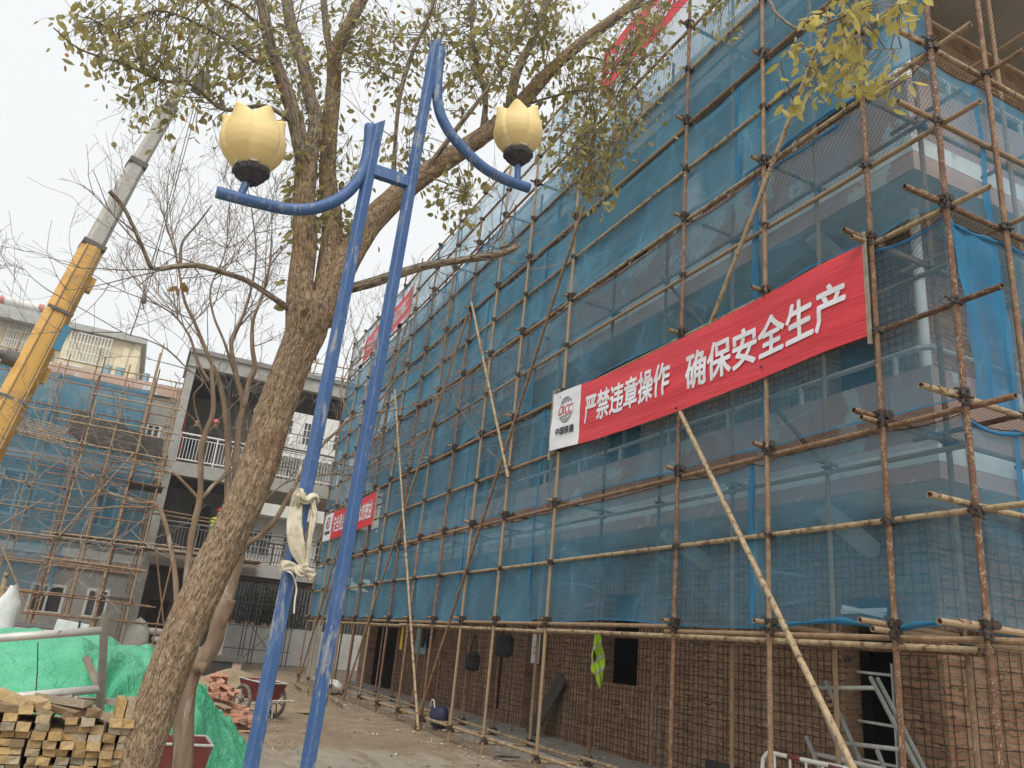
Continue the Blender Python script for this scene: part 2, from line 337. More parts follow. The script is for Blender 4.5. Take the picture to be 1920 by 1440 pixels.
    M['crane_dark'] = basic('crane_dark_iron', (0.09, 0.085, 0.08), (0.14, 0.13, 0.12), 6, 0.6, 0.1)
    M['sign_blue'] = basic('blue_plate', (0.05, 0.22, 0.36), None, 3, 0.5, 0)
    M['tarp'] = None
    b = NB('green_tarpaulin'); co = b.coord('Object'); f = b.noise(co, 1.6, 4); col = b.ramp(f, [(0.35, (0.07, 0.42, 0.22)), (0.65, (0.115, 0.52, 0.295))])
    w = b.math('ADD', b.math('ABSOLUTE', b.math('SUBTRACT', b.noise(co, 5, 5, 0.62, 0.8), 0.5)), b.math('MULTIPLY', b.noise(co, 26, 4, 0.6), 0.25)); M['tarp'] = b.done(b.bsdf(col, 0.38, 0, b.bump(w, 0.9, 0.09)))
    b = NB('sawn_timber'); oi = b.n('ShaderNodeObjectInfo'); co = b.coord('Object', (6, 1, 6)); f = b.noise(co, 9, 5, 0.65, 1.0)
    hue = b.ramp(oi.outputs['Random'], [(0.0, (0.31, 0.275, 0.215)), (0.3, (0.38, 0.315, 0.21)), (0.55, (0.49, 0.345, 0.16)), (0.8, (0.45, 0.29, 0.12)), (1.0, (0.17, 0.13, 0.09))])
    col = b.mix(b.ramp(f, [(0.4, 0.0), (0.7, 0.6)]), hue, (0.17, 0.11, 0.06)); M['timber'] = b.done(b.bsdf(col, 0.85, 0, b.bump(f, 0.4, 0.006)))
    M['plank'] = basic('weathered_plank', (0.24, 0.2, 0.155), (0.36, 0.31, 0.24), 9, 0.9, 0.3, stretch=(1, 1, 1))
    M['dark_plank'] = basic('dark_wet_board', (0.05, 0.042, 0.037), (0.1, 0.085, 0.072), 6, 0.85, 0.3)
    M['red_brick'] = basic('loose_red_brick', (0.42, 0.215, 0.14), (0.56, 0.32, 0.225), 14, 0.9, 0.3, rnd=0.35)
    M['red_paint'] = basic('worn_red_paint', (0.16, 0.03, 0.027), (0.215, 0.048, 0.04), 5, 0.6, 0.15, c3=(0.14, 0.09, 0.07), s3=5, t3=(0.62, 0.7))
    M['mortar'] = basic('wet_mortar', (0.2, 0.21, 0.19), (0.26, 0.265, 0.24), 6, 0.6, 0.2)
    M['tyre'] = basic('dusty_rubber', (0.1, 0.085, 0.07), (0.2, 0.17, 0.135), 9, 0.9, 0.2)
    M['sand'] = basic('heaped_sand', (0.24, 0.185, 0.11), (0.34, 0.27, 0.17), 5, 0.95, 0.6, bd=0.03)
    M['sack'] = basic('woven_sack', (0.36, 0.35, 0.31), (0.5, 0.49, 0.44), 6, 0.85, 0.3)
    M['white_plastic'] = basic('white_plastic', (0.62, 0.62, 0.6), (0.78, 0.78, 0.77), 8, 0.5, 0.3)
    M['hiviz'] = basic('lime_hi_vis', (0.44, 0.68, 0.03), (0.5, 0.76, 0.05), 8, 0.7, 0.15)
    M['reflect'] = basic('silver_reflective_tape', (0.42, 0.43, 0.42), (0.52, 0.53, 0.52), 8, 0.4, 0)
    M['yellow_cloth'] = basic('yellow_cloth', (0.62, 0.44, 0.02), (0.7, 0.52, 0.05), 8, 0.8, 0.2)
    M['helmet'] = basic('red_helmet_plastic', (0.5, 0.05, 0.05), None, 3, 0.3, 0); M['helmet2'] = basic('rose_helmet_plastic', (0.56, 0.1, 0.13), None, 3, 0.3, 0)
    M['skin'] = basic('skin', (0.42, 0.25, 0.17), None, 3, 0.6, 0); M['jacket'] = basic('dark_jacket', (0.035, 0.035, 0.038), (0.06, 0.058, 0.06), 9, 0.85, 0.2); M['trouser'] = basic('dark_trousers', (0.03, 0.032, 0.04), None, 9, 0.85, 0.2)
    M['hair'] = basic('black_hair', (0.01, 0.009, 0.008), None, 9, 0.7, 0)
    # bark: long furrows along the limb, pale plates between
    def bark(name, cp, cf, su, sv, warm):
        b = NB(name); uv = b.coord('UV', (su, sv, 1))
        q1 = b.math('ABSOLUTE', b.math('SUBTRACT', b.noise(uv, 1.0, 3, 0.55, 0.35), 0.5)); q2 = b.math('ABSOLUTE', b.math('SUBTRACT', b.noise(b.coord('UV', (su * 1.9, sv * 2.2, 1)), 1.0, 3, 0.55, 0.5), 0.5))
        e = b.math('MULTIPLY', b.ramp(q1, [(0.006, 0.0), (0.042, 1.0)]), b.ramp(q2, [(0.0, 0.5), (0.025, 1.0)]))
        ob = b.coord('Object'); n1 = b.noise(ob, 30, 6, 0.7); n2 = b.noise(ob, 2.2, 4, 0.6)
        plate = b.ramp(n1, [(0.32, cp[0]), (0.5, cp[1]), (0.72, cp[2])]); plate = b.mix(b.ramp(n2, [(0.56, 0.0), (0.66, 0.75)]), plate, warm)
        col = b.mix(e, cf, plate)
        h = b.math('ADD', e, b.math('MULTIPLY', n1, 0.5))
        return b.done(b.bsdf(col, 0.9, 0, b.bump(h, 0.6, 0.014)))
    M['bark'] = bark('furrowed_bark', ((0.21, 0.14, 0.083), (0.345, 0.245, 0.152), (0.5, 0.39, 0.262)), (0.085, 0.056, 0.036), 58, 12, (0.30, 0.175, 0.085))
    M['bark_up'] = bark('dull_limb_bark', ((0.18, 0.14, 0.1), (0.28, 0.225, 0.165), (0.4, 0.335, 0.25)), (0.08, 0.06, 0.045), 30, 5, (0.15, 0.15, 0.08))
    M['smooth_bark'] = basic('smooth_peeling_bark', (0.19, 0.125, 0.082), (0.3, 0.215, 0.145), 7, 0.8, 0.2, stretch=(2.5, 2.5, 0.5), c3=(0.42, 0.36, 0.29), s3=4, t3=(0.56, 0.62))
    M['twig'] = basic('thin_twig', (0.14, 0.12, 0.105), (0.22, 0.19, 0.165), 9, 0.85, 0)
    M['twig_pale'] = basic('thin_bare_twig', (0.2, 0.165, 0.14), (0.3, 0.255, 0.22), 9, 0.85, 0)
    def leaf(name, stops):
        b = NB(name); at = b.n('ShaderNodeAttribute'); at.attribute_name = 'rnd'; col = b.ramp(at.outputs['Fac'], stops)
        p = b.bsdf(col, 0.5); tr = b.n('ShaderNodeBsdfTranslucent'); b.l(col, tr.inputs[0]); mx = b.n('ShaderNodeMixShader'); mx.inputs[0].default_value = 0.55
        b.l(p, mx.inputs[1]); b.l(tr.outputs[0], mx.inputs[2]); return b.done(mx.outputs[0])
    M['leaf'] = leaf('olive_leaf', [(0.0, (0.23, 0.215, 0.09)), (0.4, (0.34, 0.31, 0.125)), (0.75, (0.46, 0.40, 0.155)), (0.93, (0.38, 0.31, 0.09)), (1.0, (0.40, 0.2, 0.07))])
    M['leaf_y'] = leaf('yellowing_leaf', [(0.0, (0.34, 0.31, 0.09)), (0.5, (0.52, 0.44, 0.12)), (0.9, (0.66, 0.56, 0.2)), (1.0, (0.6, 0.52, 0.22))])
    M['bush'] = leaf('dark_bush_leaf', [(0.0, (0.02, 0.035, 0.012)), (1.0, (0.07, 0.1, 0.04))])
    # ground: brown earth with worn concrete showing through, tyre-pressed dust
    b = NB('trodden_earth'); ob = b.coord('Object'); n1 = b.noise(ob, 0.55, 5, 0.6); n2 = b.noise(ob, 2.4, 6, 0.7); n3 = b.noise(ob, 28, 5, 0.7); st = b.noise(b.coord('Object', (1.6, 0.35, 1), (0, 0, radians(-18))), 2.2, 5, 0.65)
    col = b.ramp(n2, [(0.3, (0.175, 0.125, 0.078)), (0.55, (0.25, 0.185, 0.118)), (0.75, (0.325, 0.255, 0.17))])
    sp = b.n('ShaderNodeSeparateXYZ'); b.l(ob, sp.inputs[0])
    near = b.ramp(b.math('MULTIPLY', sp.outputs[1], 0.05), [(0.52, 0.16), (0.66, 0.0)])
    col = b.mix(b.ramp(b.math('ADD', b.math('ADD', b.math('MULTIPLY', n1, 0.4), b.math('MULTIPLY', st, 0.6)), near), [(0.56, 0.0), (0.68, 0.75)]), col, (0.36, 0.325, 0.265))
    col = b.mix(b.ramp(n3, [(0.60, 0.0), (0.7, 0.55)]), col, (0.15, 0.11, 0.075))
    col = b.mix(b.ramp(b.noise(ob, 60, 3, 0.6), [(0.68, 0.0), (0.72, 0.6)]), col, (0.44, 0.40, 0.34))
    hh = b.math('ADD', b.math('MULTIPLY', n3, 0.35), b.math('ADD', n2, b.math('MULTIPLY', st, 0.7)))
    M['earth'] = b.done(b.bsdf(col, 0.95, 0, b.bump(hh, 0.7, 0.05)))
    M['rubble'] = basic('mixed_rubble', (0.17, 0.135, 0.1), (0.38, 0.33, 0.265), 2.0, 0.9, 0.3, rnd=0)
    M['roofdeck'] = basic('roof_felt', (0.2, 0.2, 0.19), (0.27, 0.27, 0.26), 2, 0.9, 0.1)
    M['heater_red'] = basic('faded_red_tank_end', (0.45, 0.16, 0.13), None, 3, 0.5, 0)
    M['ac'] = basic('white_ac_case', (0.62, 0.62, 0.58), None, 3, 0.5, 0)
    M['crate_blue'] = basic('blue_plastic_tub', (0.2, 0.36, 0.44), (0.28, 0.44, 0.5), 4, 0.5, 0)
    M['rwtape_r'] = basic('red_tape', (0.45, 0.06, 0.05), None, 3, 0.5, 0); M['rwtape_w'] = basic('white_tape', (0.65, 0.62, 0.58), None, 3, 0.5, 0)
mk_materials()
# ---------------------------------------------------------------- ground and walkway
def ground_z(x, y):
    if abs(x) > 12 or y > 40 or y < -4: return GZ
    d = 0.035 * nz(x * 0.5, y * 0.5) + 0.018 * nz(x * 1.9, y * 1.9, 3)
    rut = -0.03 * 1.7 * exp(-((x - 2.2 - 0.04 * (y - 9)) / 0.14) ** 2) - 0.05 * exp(-((x - 3.5 - 0.04 * (y - 9)) / 0.16) ** 2)
    return GZ - 0.02 + d + rut
gx = [-220, -150, -60, -25, -13] + [-12 + 0.35 * i for i in range(69)] + [13, 25, 60, 150, 220]
gy = [-200, -100, -30, -8] + [-4 + 0.35 * i for i in range(126)] + [42, 60, 100, 150, 220]
g = MB()
for y in gy:
    for x in gx: g.v.append((x, y, ground_z(x, y)))
for j in range(len(gy) - 1):
    for i in range(len(gx) - 1):
        a = j * len(gx) + i; g.face([a, a + 1, a + len(gx) + 1, a + len(gx)])
struct(g, 'ground', M['earth'], 'trodden brown earth of the building yard with worn concrete showing through', 'ground', True)
w = MB()
w.grid(lambda u, v: (5.95 + 1.6 * u, 5.0 + 23 * v, -1.395 + 0.012 * nz(u * 3, v * 40)), 6, 60)
w.grid(lambda u, v: (5.95 + 0.05 * nz(v * 30, 2), 5.0 + 23 * v, GZ - 0.06 + u * (0.125 + 0.06)), 1, 60)
struct(w, 'walkway', M['concrete'], 'raised dusty concrete walkway along the foot of the brick wall', 'walkway')

# ---------------------------------------------------------------- the brick school wing
def wall(mb, ax, p0, p1, a0, a1, z0, z1, holes, m=0):
    """wall between planes p0,p1 on axis ax, spanning a0..a1 and z0..z1, with rectangular holes (a0,a1,z0,z1)"""
    As = sorted({a0, a1, *[h for q in holes for h in q[:2]]}); Zs = sorted({z0, z1, *[h for q in holes for h in q[2:]]})
    for i in range(len(As) - 1):
        run = None
        for j in range(len(Zs)):
            cell = False
            if j < len(Zs) - 1:
                ca, cz = (As[i] + As[i + 1]) / 2, (Zs[j] + Zs[j + 1]) / 2
                cell = not any(q[0] < ca < q[1] and q[2] < cz < q[3] for q in holes)
            if cell and run is None: run = Zs[j]
            if not cell and run is not None:
                if ax == 'X': mb.bx(p0, p1, As[i], As[i + 1], run, Zs[j], m)
                else: mb.bx(As[i], As[i + 1], p0, p1, run, Zs[j], m)
                run = None
WX, WY0, WY1 = 7.5, 5.65, 27.5
sch = thing('school_building', 'long brick school wing stripped to bare masonry behind blue netting and scaffold', 'building', (7.5, 5.65, GZ))
gf = [(6.22, 6.92, GZ - 1, 0.95), (11.02, 12.12, -0.34, 1.1), (14.62, 15.0, GZ - 1, 1.1), (16.08, 16.72, -1.2, 1.1), (20.55, 21.95, -0.12, 1.1), (23.6, 26.6, GZ - 1, 1.2)]
u1 = [(6.2, 7.0, 2.6, 4.5), (11.2, 12.6, 3.05, 4.6), (14.6, 15.5, 2.31, 4.5), (17.6, 19.0, 3.05, 4.6), (22, 23.4, 3.05, 4.6)]
u2 = [(a, b, c + 3.45, d + 3.45) for a, b, c, d in u1]
m = MB(); wall(m, 'X', WX, WX + 0.26, WY0, WY1, GZ - 0.1, 1.90, gf); wall(m, 'X', WX, WX + 0.26, WY0, WY1, 2.30, 5.30, u1); wall(m, 'X', WX, WX + 0.26, WY0, WY1, 5.75, 8.75, u2)
m.build('front_wall', M['brickX'], sch)
m = MB(); eh = [(9.6, 10.5, GZ - 1, 0.9), (9.4, 10.8, 3.0, 4.6), (9.4, 10.8, 6.5, 8.0)]
wall(m, 'Y', WY0 + 0.003, WY0 + 0.26, WX + 0.262, 16, GZ - 0.1, 1.90, [eh[0]]); wall(m, 'Y', WY0 + .003, WY0 + 0.26, WX + .262, 16, 2.30, 5.30, [eh[1]]); wall(m, 'Y', WY0 + .003, WY0 + 0.26, WX + .262, 16, 5.75, 8.75, [eh[2]])
m.build('end_wall', M['brickY'], sch)
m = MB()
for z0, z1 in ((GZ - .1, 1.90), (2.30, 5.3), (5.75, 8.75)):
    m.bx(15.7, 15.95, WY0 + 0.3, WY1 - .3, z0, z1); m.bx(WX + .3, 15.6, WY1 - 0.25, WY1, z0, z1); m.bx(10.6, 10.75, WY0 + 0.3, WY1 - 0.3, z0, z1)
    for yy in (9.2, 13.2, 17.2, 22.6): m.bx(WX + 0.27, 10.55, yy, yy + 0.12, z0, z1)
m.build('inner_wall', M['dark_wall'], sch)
m = MB(); m.bx(6.6, 16, 4.85, WY1 + .1, 1.90, 2.07); m.bx(6.6, 16, 4.85, WY1 + .1, 5.30, 5.53); m.build('floor_slab', M['pink'], sch)
m = MB(); m.bx(6.596, 16, 4.846, WY1 + .1, 2.071, 2.30); m.bx(6.596, 16, 4.846, WY1 + .1, 5.531, 5.75); m.build('white_band', M['white_band'], sch)
m = MB()
m.bx(6.62, 16, 4.87, WY1, 1.888, 1.898); m.bx(6.62, 16, 4.87, WY1, 5.288, 5.298)
for k in range(8):           # sloping soffit brackets under the gallery
    y = 6.4 + 2.9 * k; m.beam((6.7, y, 1.82), (7.49, y, 1.45), 0.16, 0.16); m.beam((6.7, y, 5.25), (7.49, y, 4.9), 0.16, 0.16)
m.build('soffit', M['soffit'], sch)
m = MB()
for z0, z1 in ((2.302, 3.04), (5.752, 6.55)):
    m.bx(6.605, 6.72, 4.86, WY1, z0, z1); m.bx(6.722, 16, 4.86, 4.97, z0, z1)
m.build('parapet', M['pink'], sch)
m = MB(); m.bx(6.5, 16.2, 4.75, WY1 + .2, 8.75, 9.28); rf = m.build('roof', M['grey_render'], sch)
m = MB(); m.bx(6.46, 16.24, 4.71, WY1 + .24, 9.282, 9.52); m.build('eave_band', M['white_band'], rf)
m = MB()
for z in (3.28, 6.8):
    m.tube([(6.66, WY1, z), (6.66, 8, z), (6.66, 5.02, z), (6.72, 4.93, z), (8, 4.915, z), (15, 4.915, z)], 0.032, 8)
    y = 5.3
    while y < WY1: m.cyl((6.66, y, z - 0.25), (6.66, y, z), 0.03, 8); y += 1.3
    for x in (7.4, 8.7, 10): m.cyl((x, 4.915, z - 0.25), (x, 4.915, z), 0.03, 8)
m.build('handrail', M['galv'], sch)
m = MB(); m.cyl((7.25, 5.38, 2.30), (7.25, 5.38, 5.28), 0.055, 12); m.cyl((7.25, 5.38, 5.76), (7.25, 5.38, 8.74), 0.055, 12); m.build('drainpipe', M['white_rail'], sch)
m = MB()                      # round corner columns of the top gallery
for y in (5.25, 9.2, 13.2, 17.2, 21.2, 25.2): m.lathe((7.0, y, 5.75), [(0.17, 0), (0.17, 3.0)], 14)
m.build('gallery_column', M['white_band'], sch)
def bars(mb, a0, a1, z0, z1, holes, place, st=0.105):
    a = a0
    while a < a1:
        segs = [(z0, z1)]
        for h in holes:
            if h[0] - .03 < a < h[1] + .03:
                ns = []
                for s0, s1 in segs:
                    if h[2] > s0: ns.append((s0, min(s1, h[2])))
                    if h[3] < s1: ns.append((max(s0, h[3]), s1))
                segs = [q for q in ns if q[1] - q[0] > 0.1]
        j = 0.022 * sin(a * 37) + .012 * sin(a * 91)
        if abs(sin(a * 53.7)) < .07: a += st; continue
        for s0, s1 in segs: place(mb, a + j, a - j * 0.6, s0, s1, True)
        a += st
    z = z0 + 0.06
    while z < z1:
        segs = [(a0, a1)]
        for h in holes:
            if h[2] - .02 < z < h[3] + .02:
                ns = []
                for s0, s1 in segs:
                    if h[0] > s0: ns.append((s0, min(s1, h[0])))
                    if h[1] < s1: ns.append((max(s0, h[1]), s1))
                segs = [q for q in ns if q[1] - q[0] > 0.1]
        for s0, s1 in segs: place(mb, s0, s1, z + 0.01 * sin(z * 41), z, False)
        z += st
def pX(mb, a, b, c, d, vert):
    if vert: mb.tube([(7.488, a, c), (7.486, b, d)], 0.0052, 4, False)
    else: mb.tube([(7.479, a, c), (7.479, b, d)], 0.0052, 4, False)
def pY(mb, a, b, c, d, vert):
    if vert: mb.tube([(a, 5.635, c), (b, 5.637, d)], 0.0052, 4, False)
    else: mb.tube([(a, 5.627, c), (b, 5.627, d)], 0.0052, 4, False)
m = MB(); bars(m, 5.72, 23.5, -1.4, 1.82, gf, pX); bars(m, 5.72, 14, 2.3, 5.2, u1, pX); bars(m, 7.55, 10, -1.3, 1.82, [eh[0]], pY, 0.19)
m.build('rebar_mesh', M['ladder_wire'], sch)
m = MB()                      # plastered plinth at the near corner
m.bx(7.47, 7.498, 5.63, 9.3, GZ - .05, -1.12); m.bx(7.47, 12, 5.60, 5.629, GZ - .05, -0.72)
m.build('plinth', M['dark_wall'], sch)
wn = MB()
for a, b, c, d in u1[1:] + u2:
    for k in (a, (a + b) / 2, b): wn.bx(7.6, 7.65, k - 0.03, k + 0.03, c, d)
    wn.bx(7.6, 7.65, a, b, d - 0.05, d - 0.002); wn.bx(7.602, 7.652, a, b, c + 0.002, c + 0.05)
wn.build('window_frame', M['grey_rail'], sch)

# ---------------------------------------------------------------- scaffold on the front of the school
OY = [3.71, 4.47, 5.82, 7.27, 10.24, 12.0, 13.43, 14.85, 16.33, 17.8, 19.3, 20.75, 22.2, 23.65, 25.1, 26.6]
IYS = [4.45, 5.82, 7.27, 8.75, 10.2, 12.0, 13.43, 14.85, 16.33, 17.8, 19.3, 20.75, 22.2, 23.65, 25.1, 26.6]
OX, IX = 5.4, 6.2
PL = [0.40, 2.10, 3.82, 5.46, 6.96, 8.60]
ROWS = [-1.31, 0.40, 1.27, 2.10, 2.95, 3.82, 4.66, 5.46, 6.24, 6.96, 7.85, 8.60, 9.25, 9.95]
scf = thing('scaffold', 'rusty tube scaffold round the brick school wing, hung with blue nets and red banners', 'scaffold', (5.4, 3.71, GZ))
tubes = MB
def cpart(name, p, q, r, mat, parent, label=None, n=10, hollow=True):
    p = Vector(p); q = Vector(q); mb = MB(); mb.tube([p, (p + q) / 2 + Vector((0.004 * nz(p.x * 9, p.y * 7, p.z), 0.006 * nz(p.y * 5, p.z * 3), 0)), q], r, n, True, 0, None, hollow)
    me = mb.mesh(name, mat, p)
    o = bpy.data.objects.new(name, me); COL.objects.link(o); o.parent = parent; o.location = p - origin(parent)
    if label: o['label'] = label
    return o
R_ = 0.0245
rng = random.Random(3)
for i, y in enumerate(OY):
    top = [10.2, 10.3, 10.25, 10.1, 10.2, 10.05, 10.3, 9.3, 10.25, 9.95, 10.2, 10.3, 9.9, 10.1, 10.0, 10.2][i]
    cpart('upright', (OX + rng.uniform(-.012, .012), y, GZ - 0.03), (OX + rng.uniform(-.012, .012), y + rng.uniform(-.015, .015), top), R_, M['tube'], scf)
for i, y in enumerate(IYS): cpart('upright', (IX, y, GZ - .03), (IX + rng.uniform(-.01, .01), y + rng.uniform(-.02, .02), 9.9 if i % 3 else 9.4), R_, M['tube'], scf)
for x in (6.16, 7.6, 9.05): cpart('upright', (x, 3.71, GZ - .03), (x, 3.71, 10.1), R_, M['tube'], scf)
for x in (7.6, 9.05): cpart('upright', (x, 4.45, GZ - .03), (x, 4.45, 9.8), R_, M['tube'], scf)
for ri, z in enumerate(ROWS):
    brk = [3.36, 7.35 if ri % 2 else 10.33, 13.5, 19.4, 26.9]
    for k in range(4):
        y0, y1 = brk[k], brk[k + 1]
        dz = rng.uniform(-0.025, 0.025); tan = rng.random() < 0.3 or z in (1.27, -1.31)
        cpart('ledger', (OX + 0.05, y0 - (0.06 if k else 0), z + dz), (OX + 0.05, y1 + 0.14, z + dz + rng.uniform(-.02, .02)), R_, M['tan'] if tan else M['tube'], scf)
for z in (-1.31, 0.33, 2.03, 3.75, 5.4, 6.9, 8.52):
    for y0, y1 in ((4.2, 10.4), (10.3, 18.6), (18.5, 26.8)):
        cpart('ledger', (IX - 0.05, y0, z + rng.uniform(-.02, .02)), (IX - 0.05, y1, z + rng.uniform(-.02, .02)), R_, M['tan'] if z < 0 else M['tube'], scf)
for z in (0.31,):
    for y0, y1 in ((3.8, 10.5), (10.3, 17), (16.8, 26.8)): cpart('ledger', (OX + 0.02, y0, z), (OX + 0.02, y1, z + 0.02), R_, M['tan'], scf)
tcount = 0
for z in PL:
    for i, y in enumerate(OY):
        if z > 6 and i > 9: continue
        out = rng.uniform(0.18, 0.34) if i < 2 else rng.uniform(0.06, 0.16)
        cpart('transom', (OX - out, y + 0.05, z + 0.075), (6.42 + rng.uniform(-.05, .08), y + 0.05, z + 0.05), R_, M['tan'] if rng.random() < .35 else M['tube'], scf); tcount += 1
for i, y in enumerate(OY[1:11]): cpart('transom', (OX - 0.12, y + 0.05, -1.37), (6.32, y + 0.05, -1.37), R_, M['tan'], scf)
for zi, z in enumerate(PL + [4.66, 1.27]):       # tubes along the end face
    cpart('end_ledger', (4.98, 3.76, z + 0.06), (9.4, 3.76, z + 0.06), R_, M['tan'] if zi % 2 else M['tube'], scf)
    if zi < 6:
        cpart('end_ledger', (5.2, 4.5, z + 0.02), (9.3, 4.5, z + 0.02), R_, M['tube'], scf)
        for x in (6.16, 7.6): cpart('end_transom', (x + .05, 3.38, z + .1), (x + .05, 4.8, z + .08), R_, M['tube'], scf)
# loose-set sloping poles
def brace(p, q, mat, label): cpart('brace', p, q, 0.026, mat, scf, label, 10)
t0 = Vector((5.33, 7.12, 2.75)); f0 = on(1600, 1440, 0, 4.75); dirn = (f0 - t0); brace(t0 + dirn * -0.02, t0 + dirn * ((t0.z - GZ) / -dirn.z), M['tan'], 'pale raking pole propped from the ground against the front of the scaffold under the big banner')
brace((5.36, 14.75, 7.1), (5.33, 11.85, 2.75), M['tan'], 'pale short pole sloping across the middle of the netted front')
brace((5.34, 19.95, 6.45), (5.3, 14.7, -1.5), M['tan'], 'long pale pole sloping down the far half of the netted front')
brace((5.36, 4.75, 6.7), (5.36, 6.68, 3.75), M['tan'], 'brown pole sloping down to the top edge of the big red banner')
brace((5.34, 9.9, 7.0), (5.34, 15.0, -1.52), M['tube'], 'rust brown diagonal brace leaning up from the ground')
brace((5.35, 14.9, 6.8), (5.35, 20.5, -1.5), M['tube'], 'rust brown diagonal brace on the far half of the scaffold')
brace((5.35, 19.6, 8.6), (5.35, 24.4, 0.2), M['tube'], None)
brace((5.35, 22.5, 4.2), (5.35, 26.2, -1.5), M['tube'], None)
brace((6.15, 5.9, 2.2), (6.15, 8.7, 5.4), M['tube'], None)
# wire mesh decks
for z in PL:
    for y0, y1 in ((3.85, 10.1), (10.15, 18.4), (18.45, 26.8)):
        m = MB(); m.grid(lambda u, v: (5.5 + 1.02 * u, y0 + (y1 - y0) * v, z + 0.11 + 0.012 * nz(u * 3, v * 12, z) - 0.012), 4, 24)
        m.build('deck', M['wiremesh'], scf)
    m = MB(); m.grid(lambda u, v: (6.55 + 2.7 * u, 3.85 + 0.85 * v, z + 0.11 + 0.012 * nz(u * 9, v * 3, z)), 10, 4); m.build('deck', M['wiremesh'], scf)
def curl(y0, y1, z, h):       # a strip of wire mesh curling up from the deck edge
    m = MB(); m.grid(lambda u, v: (5.46 + 0.05 * v, y0 + (y1 - y0) * u, z + h * v * (0.35 + 0.65 * abs(nz(u * 4, z))) * sin(pi * u) ** 0.5 + 0.03), 40, 3); m.build('deck_edging', M['chickenwire'], scf)
curl(7.3, 10.3, 2.1, 0.28); curl(10.4, 13.0, 2.1, 0.1); curl(8.0, 12.5, 5.46, 0.12); curl(7.5, 12, 6.96, 0.16); curl(3.9, 7.2, 2.1, 0.08)
# clamps where tubes cross
def clamp_mb(seed):
    r = random.Random(seed); c = MB()
    c.tube([(0, 0, -0.036), (0, 0, 0.036)], 0.032, 10); c.tube([(0.05, -.03, 0.005), (0.05, .035, 0.005)], 0.033, 10); c.box((0.028, 0.0, 0.01), (0.045, 0.05, 0.05), RX(0.15))
    c.tube([(-0.02, 0.03, 0.03), (-0.032, 0.06, 0.042 + r.uniform(-.015, .015))], 0.009, 6); c.tube([(-0.02, -0.02, -0.03), (-0.05, -0.06, -0.055)], 0.009, 6)
    c.box((-0.032, 0.0, 0.0), (0.018, 0.03, 0.04), RZ(r.uniform(-.4, .4))); c.tube([(-.03, -.03, .01), (-.03, .035, .012)], .011, 6); c.tube([(0.05, 0.03, 0.03), (0.05, 0.036, 0.058)], 0.008, 6)
    return c
cms = [clamp_mb(k).mesh('clamp', M['clamp']) for k in range(3)]
nodes = [(OX, y, z + 0.0) for y in OY for z in ROWS] + [(OX, y, z + .075) for y in OY for z in PL] + [(IX, y, z - 0.04) for y in IYS for z in PL] + [(IX, y, -1.31) for y in IYS] + [(x, 3.71, z + .05) for x in (6.16, 7.6) for z in PL]
def infr(p):
    q = [sum(CR[k][i] * p[k] for k in range(3)) for i in range(3)]
    return q[2] > 0 and 0 < 960 + FPX * q[0] / q[2] < 1920 and 0 < 720 + FPX * q[1] / q[2] < 1440
nodes.sort(key=lambda p: (not infr(p), Vector(p).length))
rest = MB()
for i, p in enumerate(nodes):
    if i < 99:
        o = bpy.data.objects.new('clamp', cms[i % 3]); COL.objects.link(o); o.parent = scf; o.location = Vector(p) - origin(scf); o.rotation_euler = (rng.uniform(-.12, .12), rng.uniform(-.12, .12), rng.uniform(-.6, .6)); o.scale = [rng.uniform(.9, 1.15)] * 3
    else:
        me = cms[i % 3]; off = len(rest.v); rest.v.extend([(v.co.x + p[0], v.co.y + p[1], v.co.z + p[2]) for v in me.vertices])
        for f in me.polygons: rest.face([off + k for k in f.vertices])
o = rest.build('far_clamps', M['clamp'], scf); o['kind'] = 'stuff'

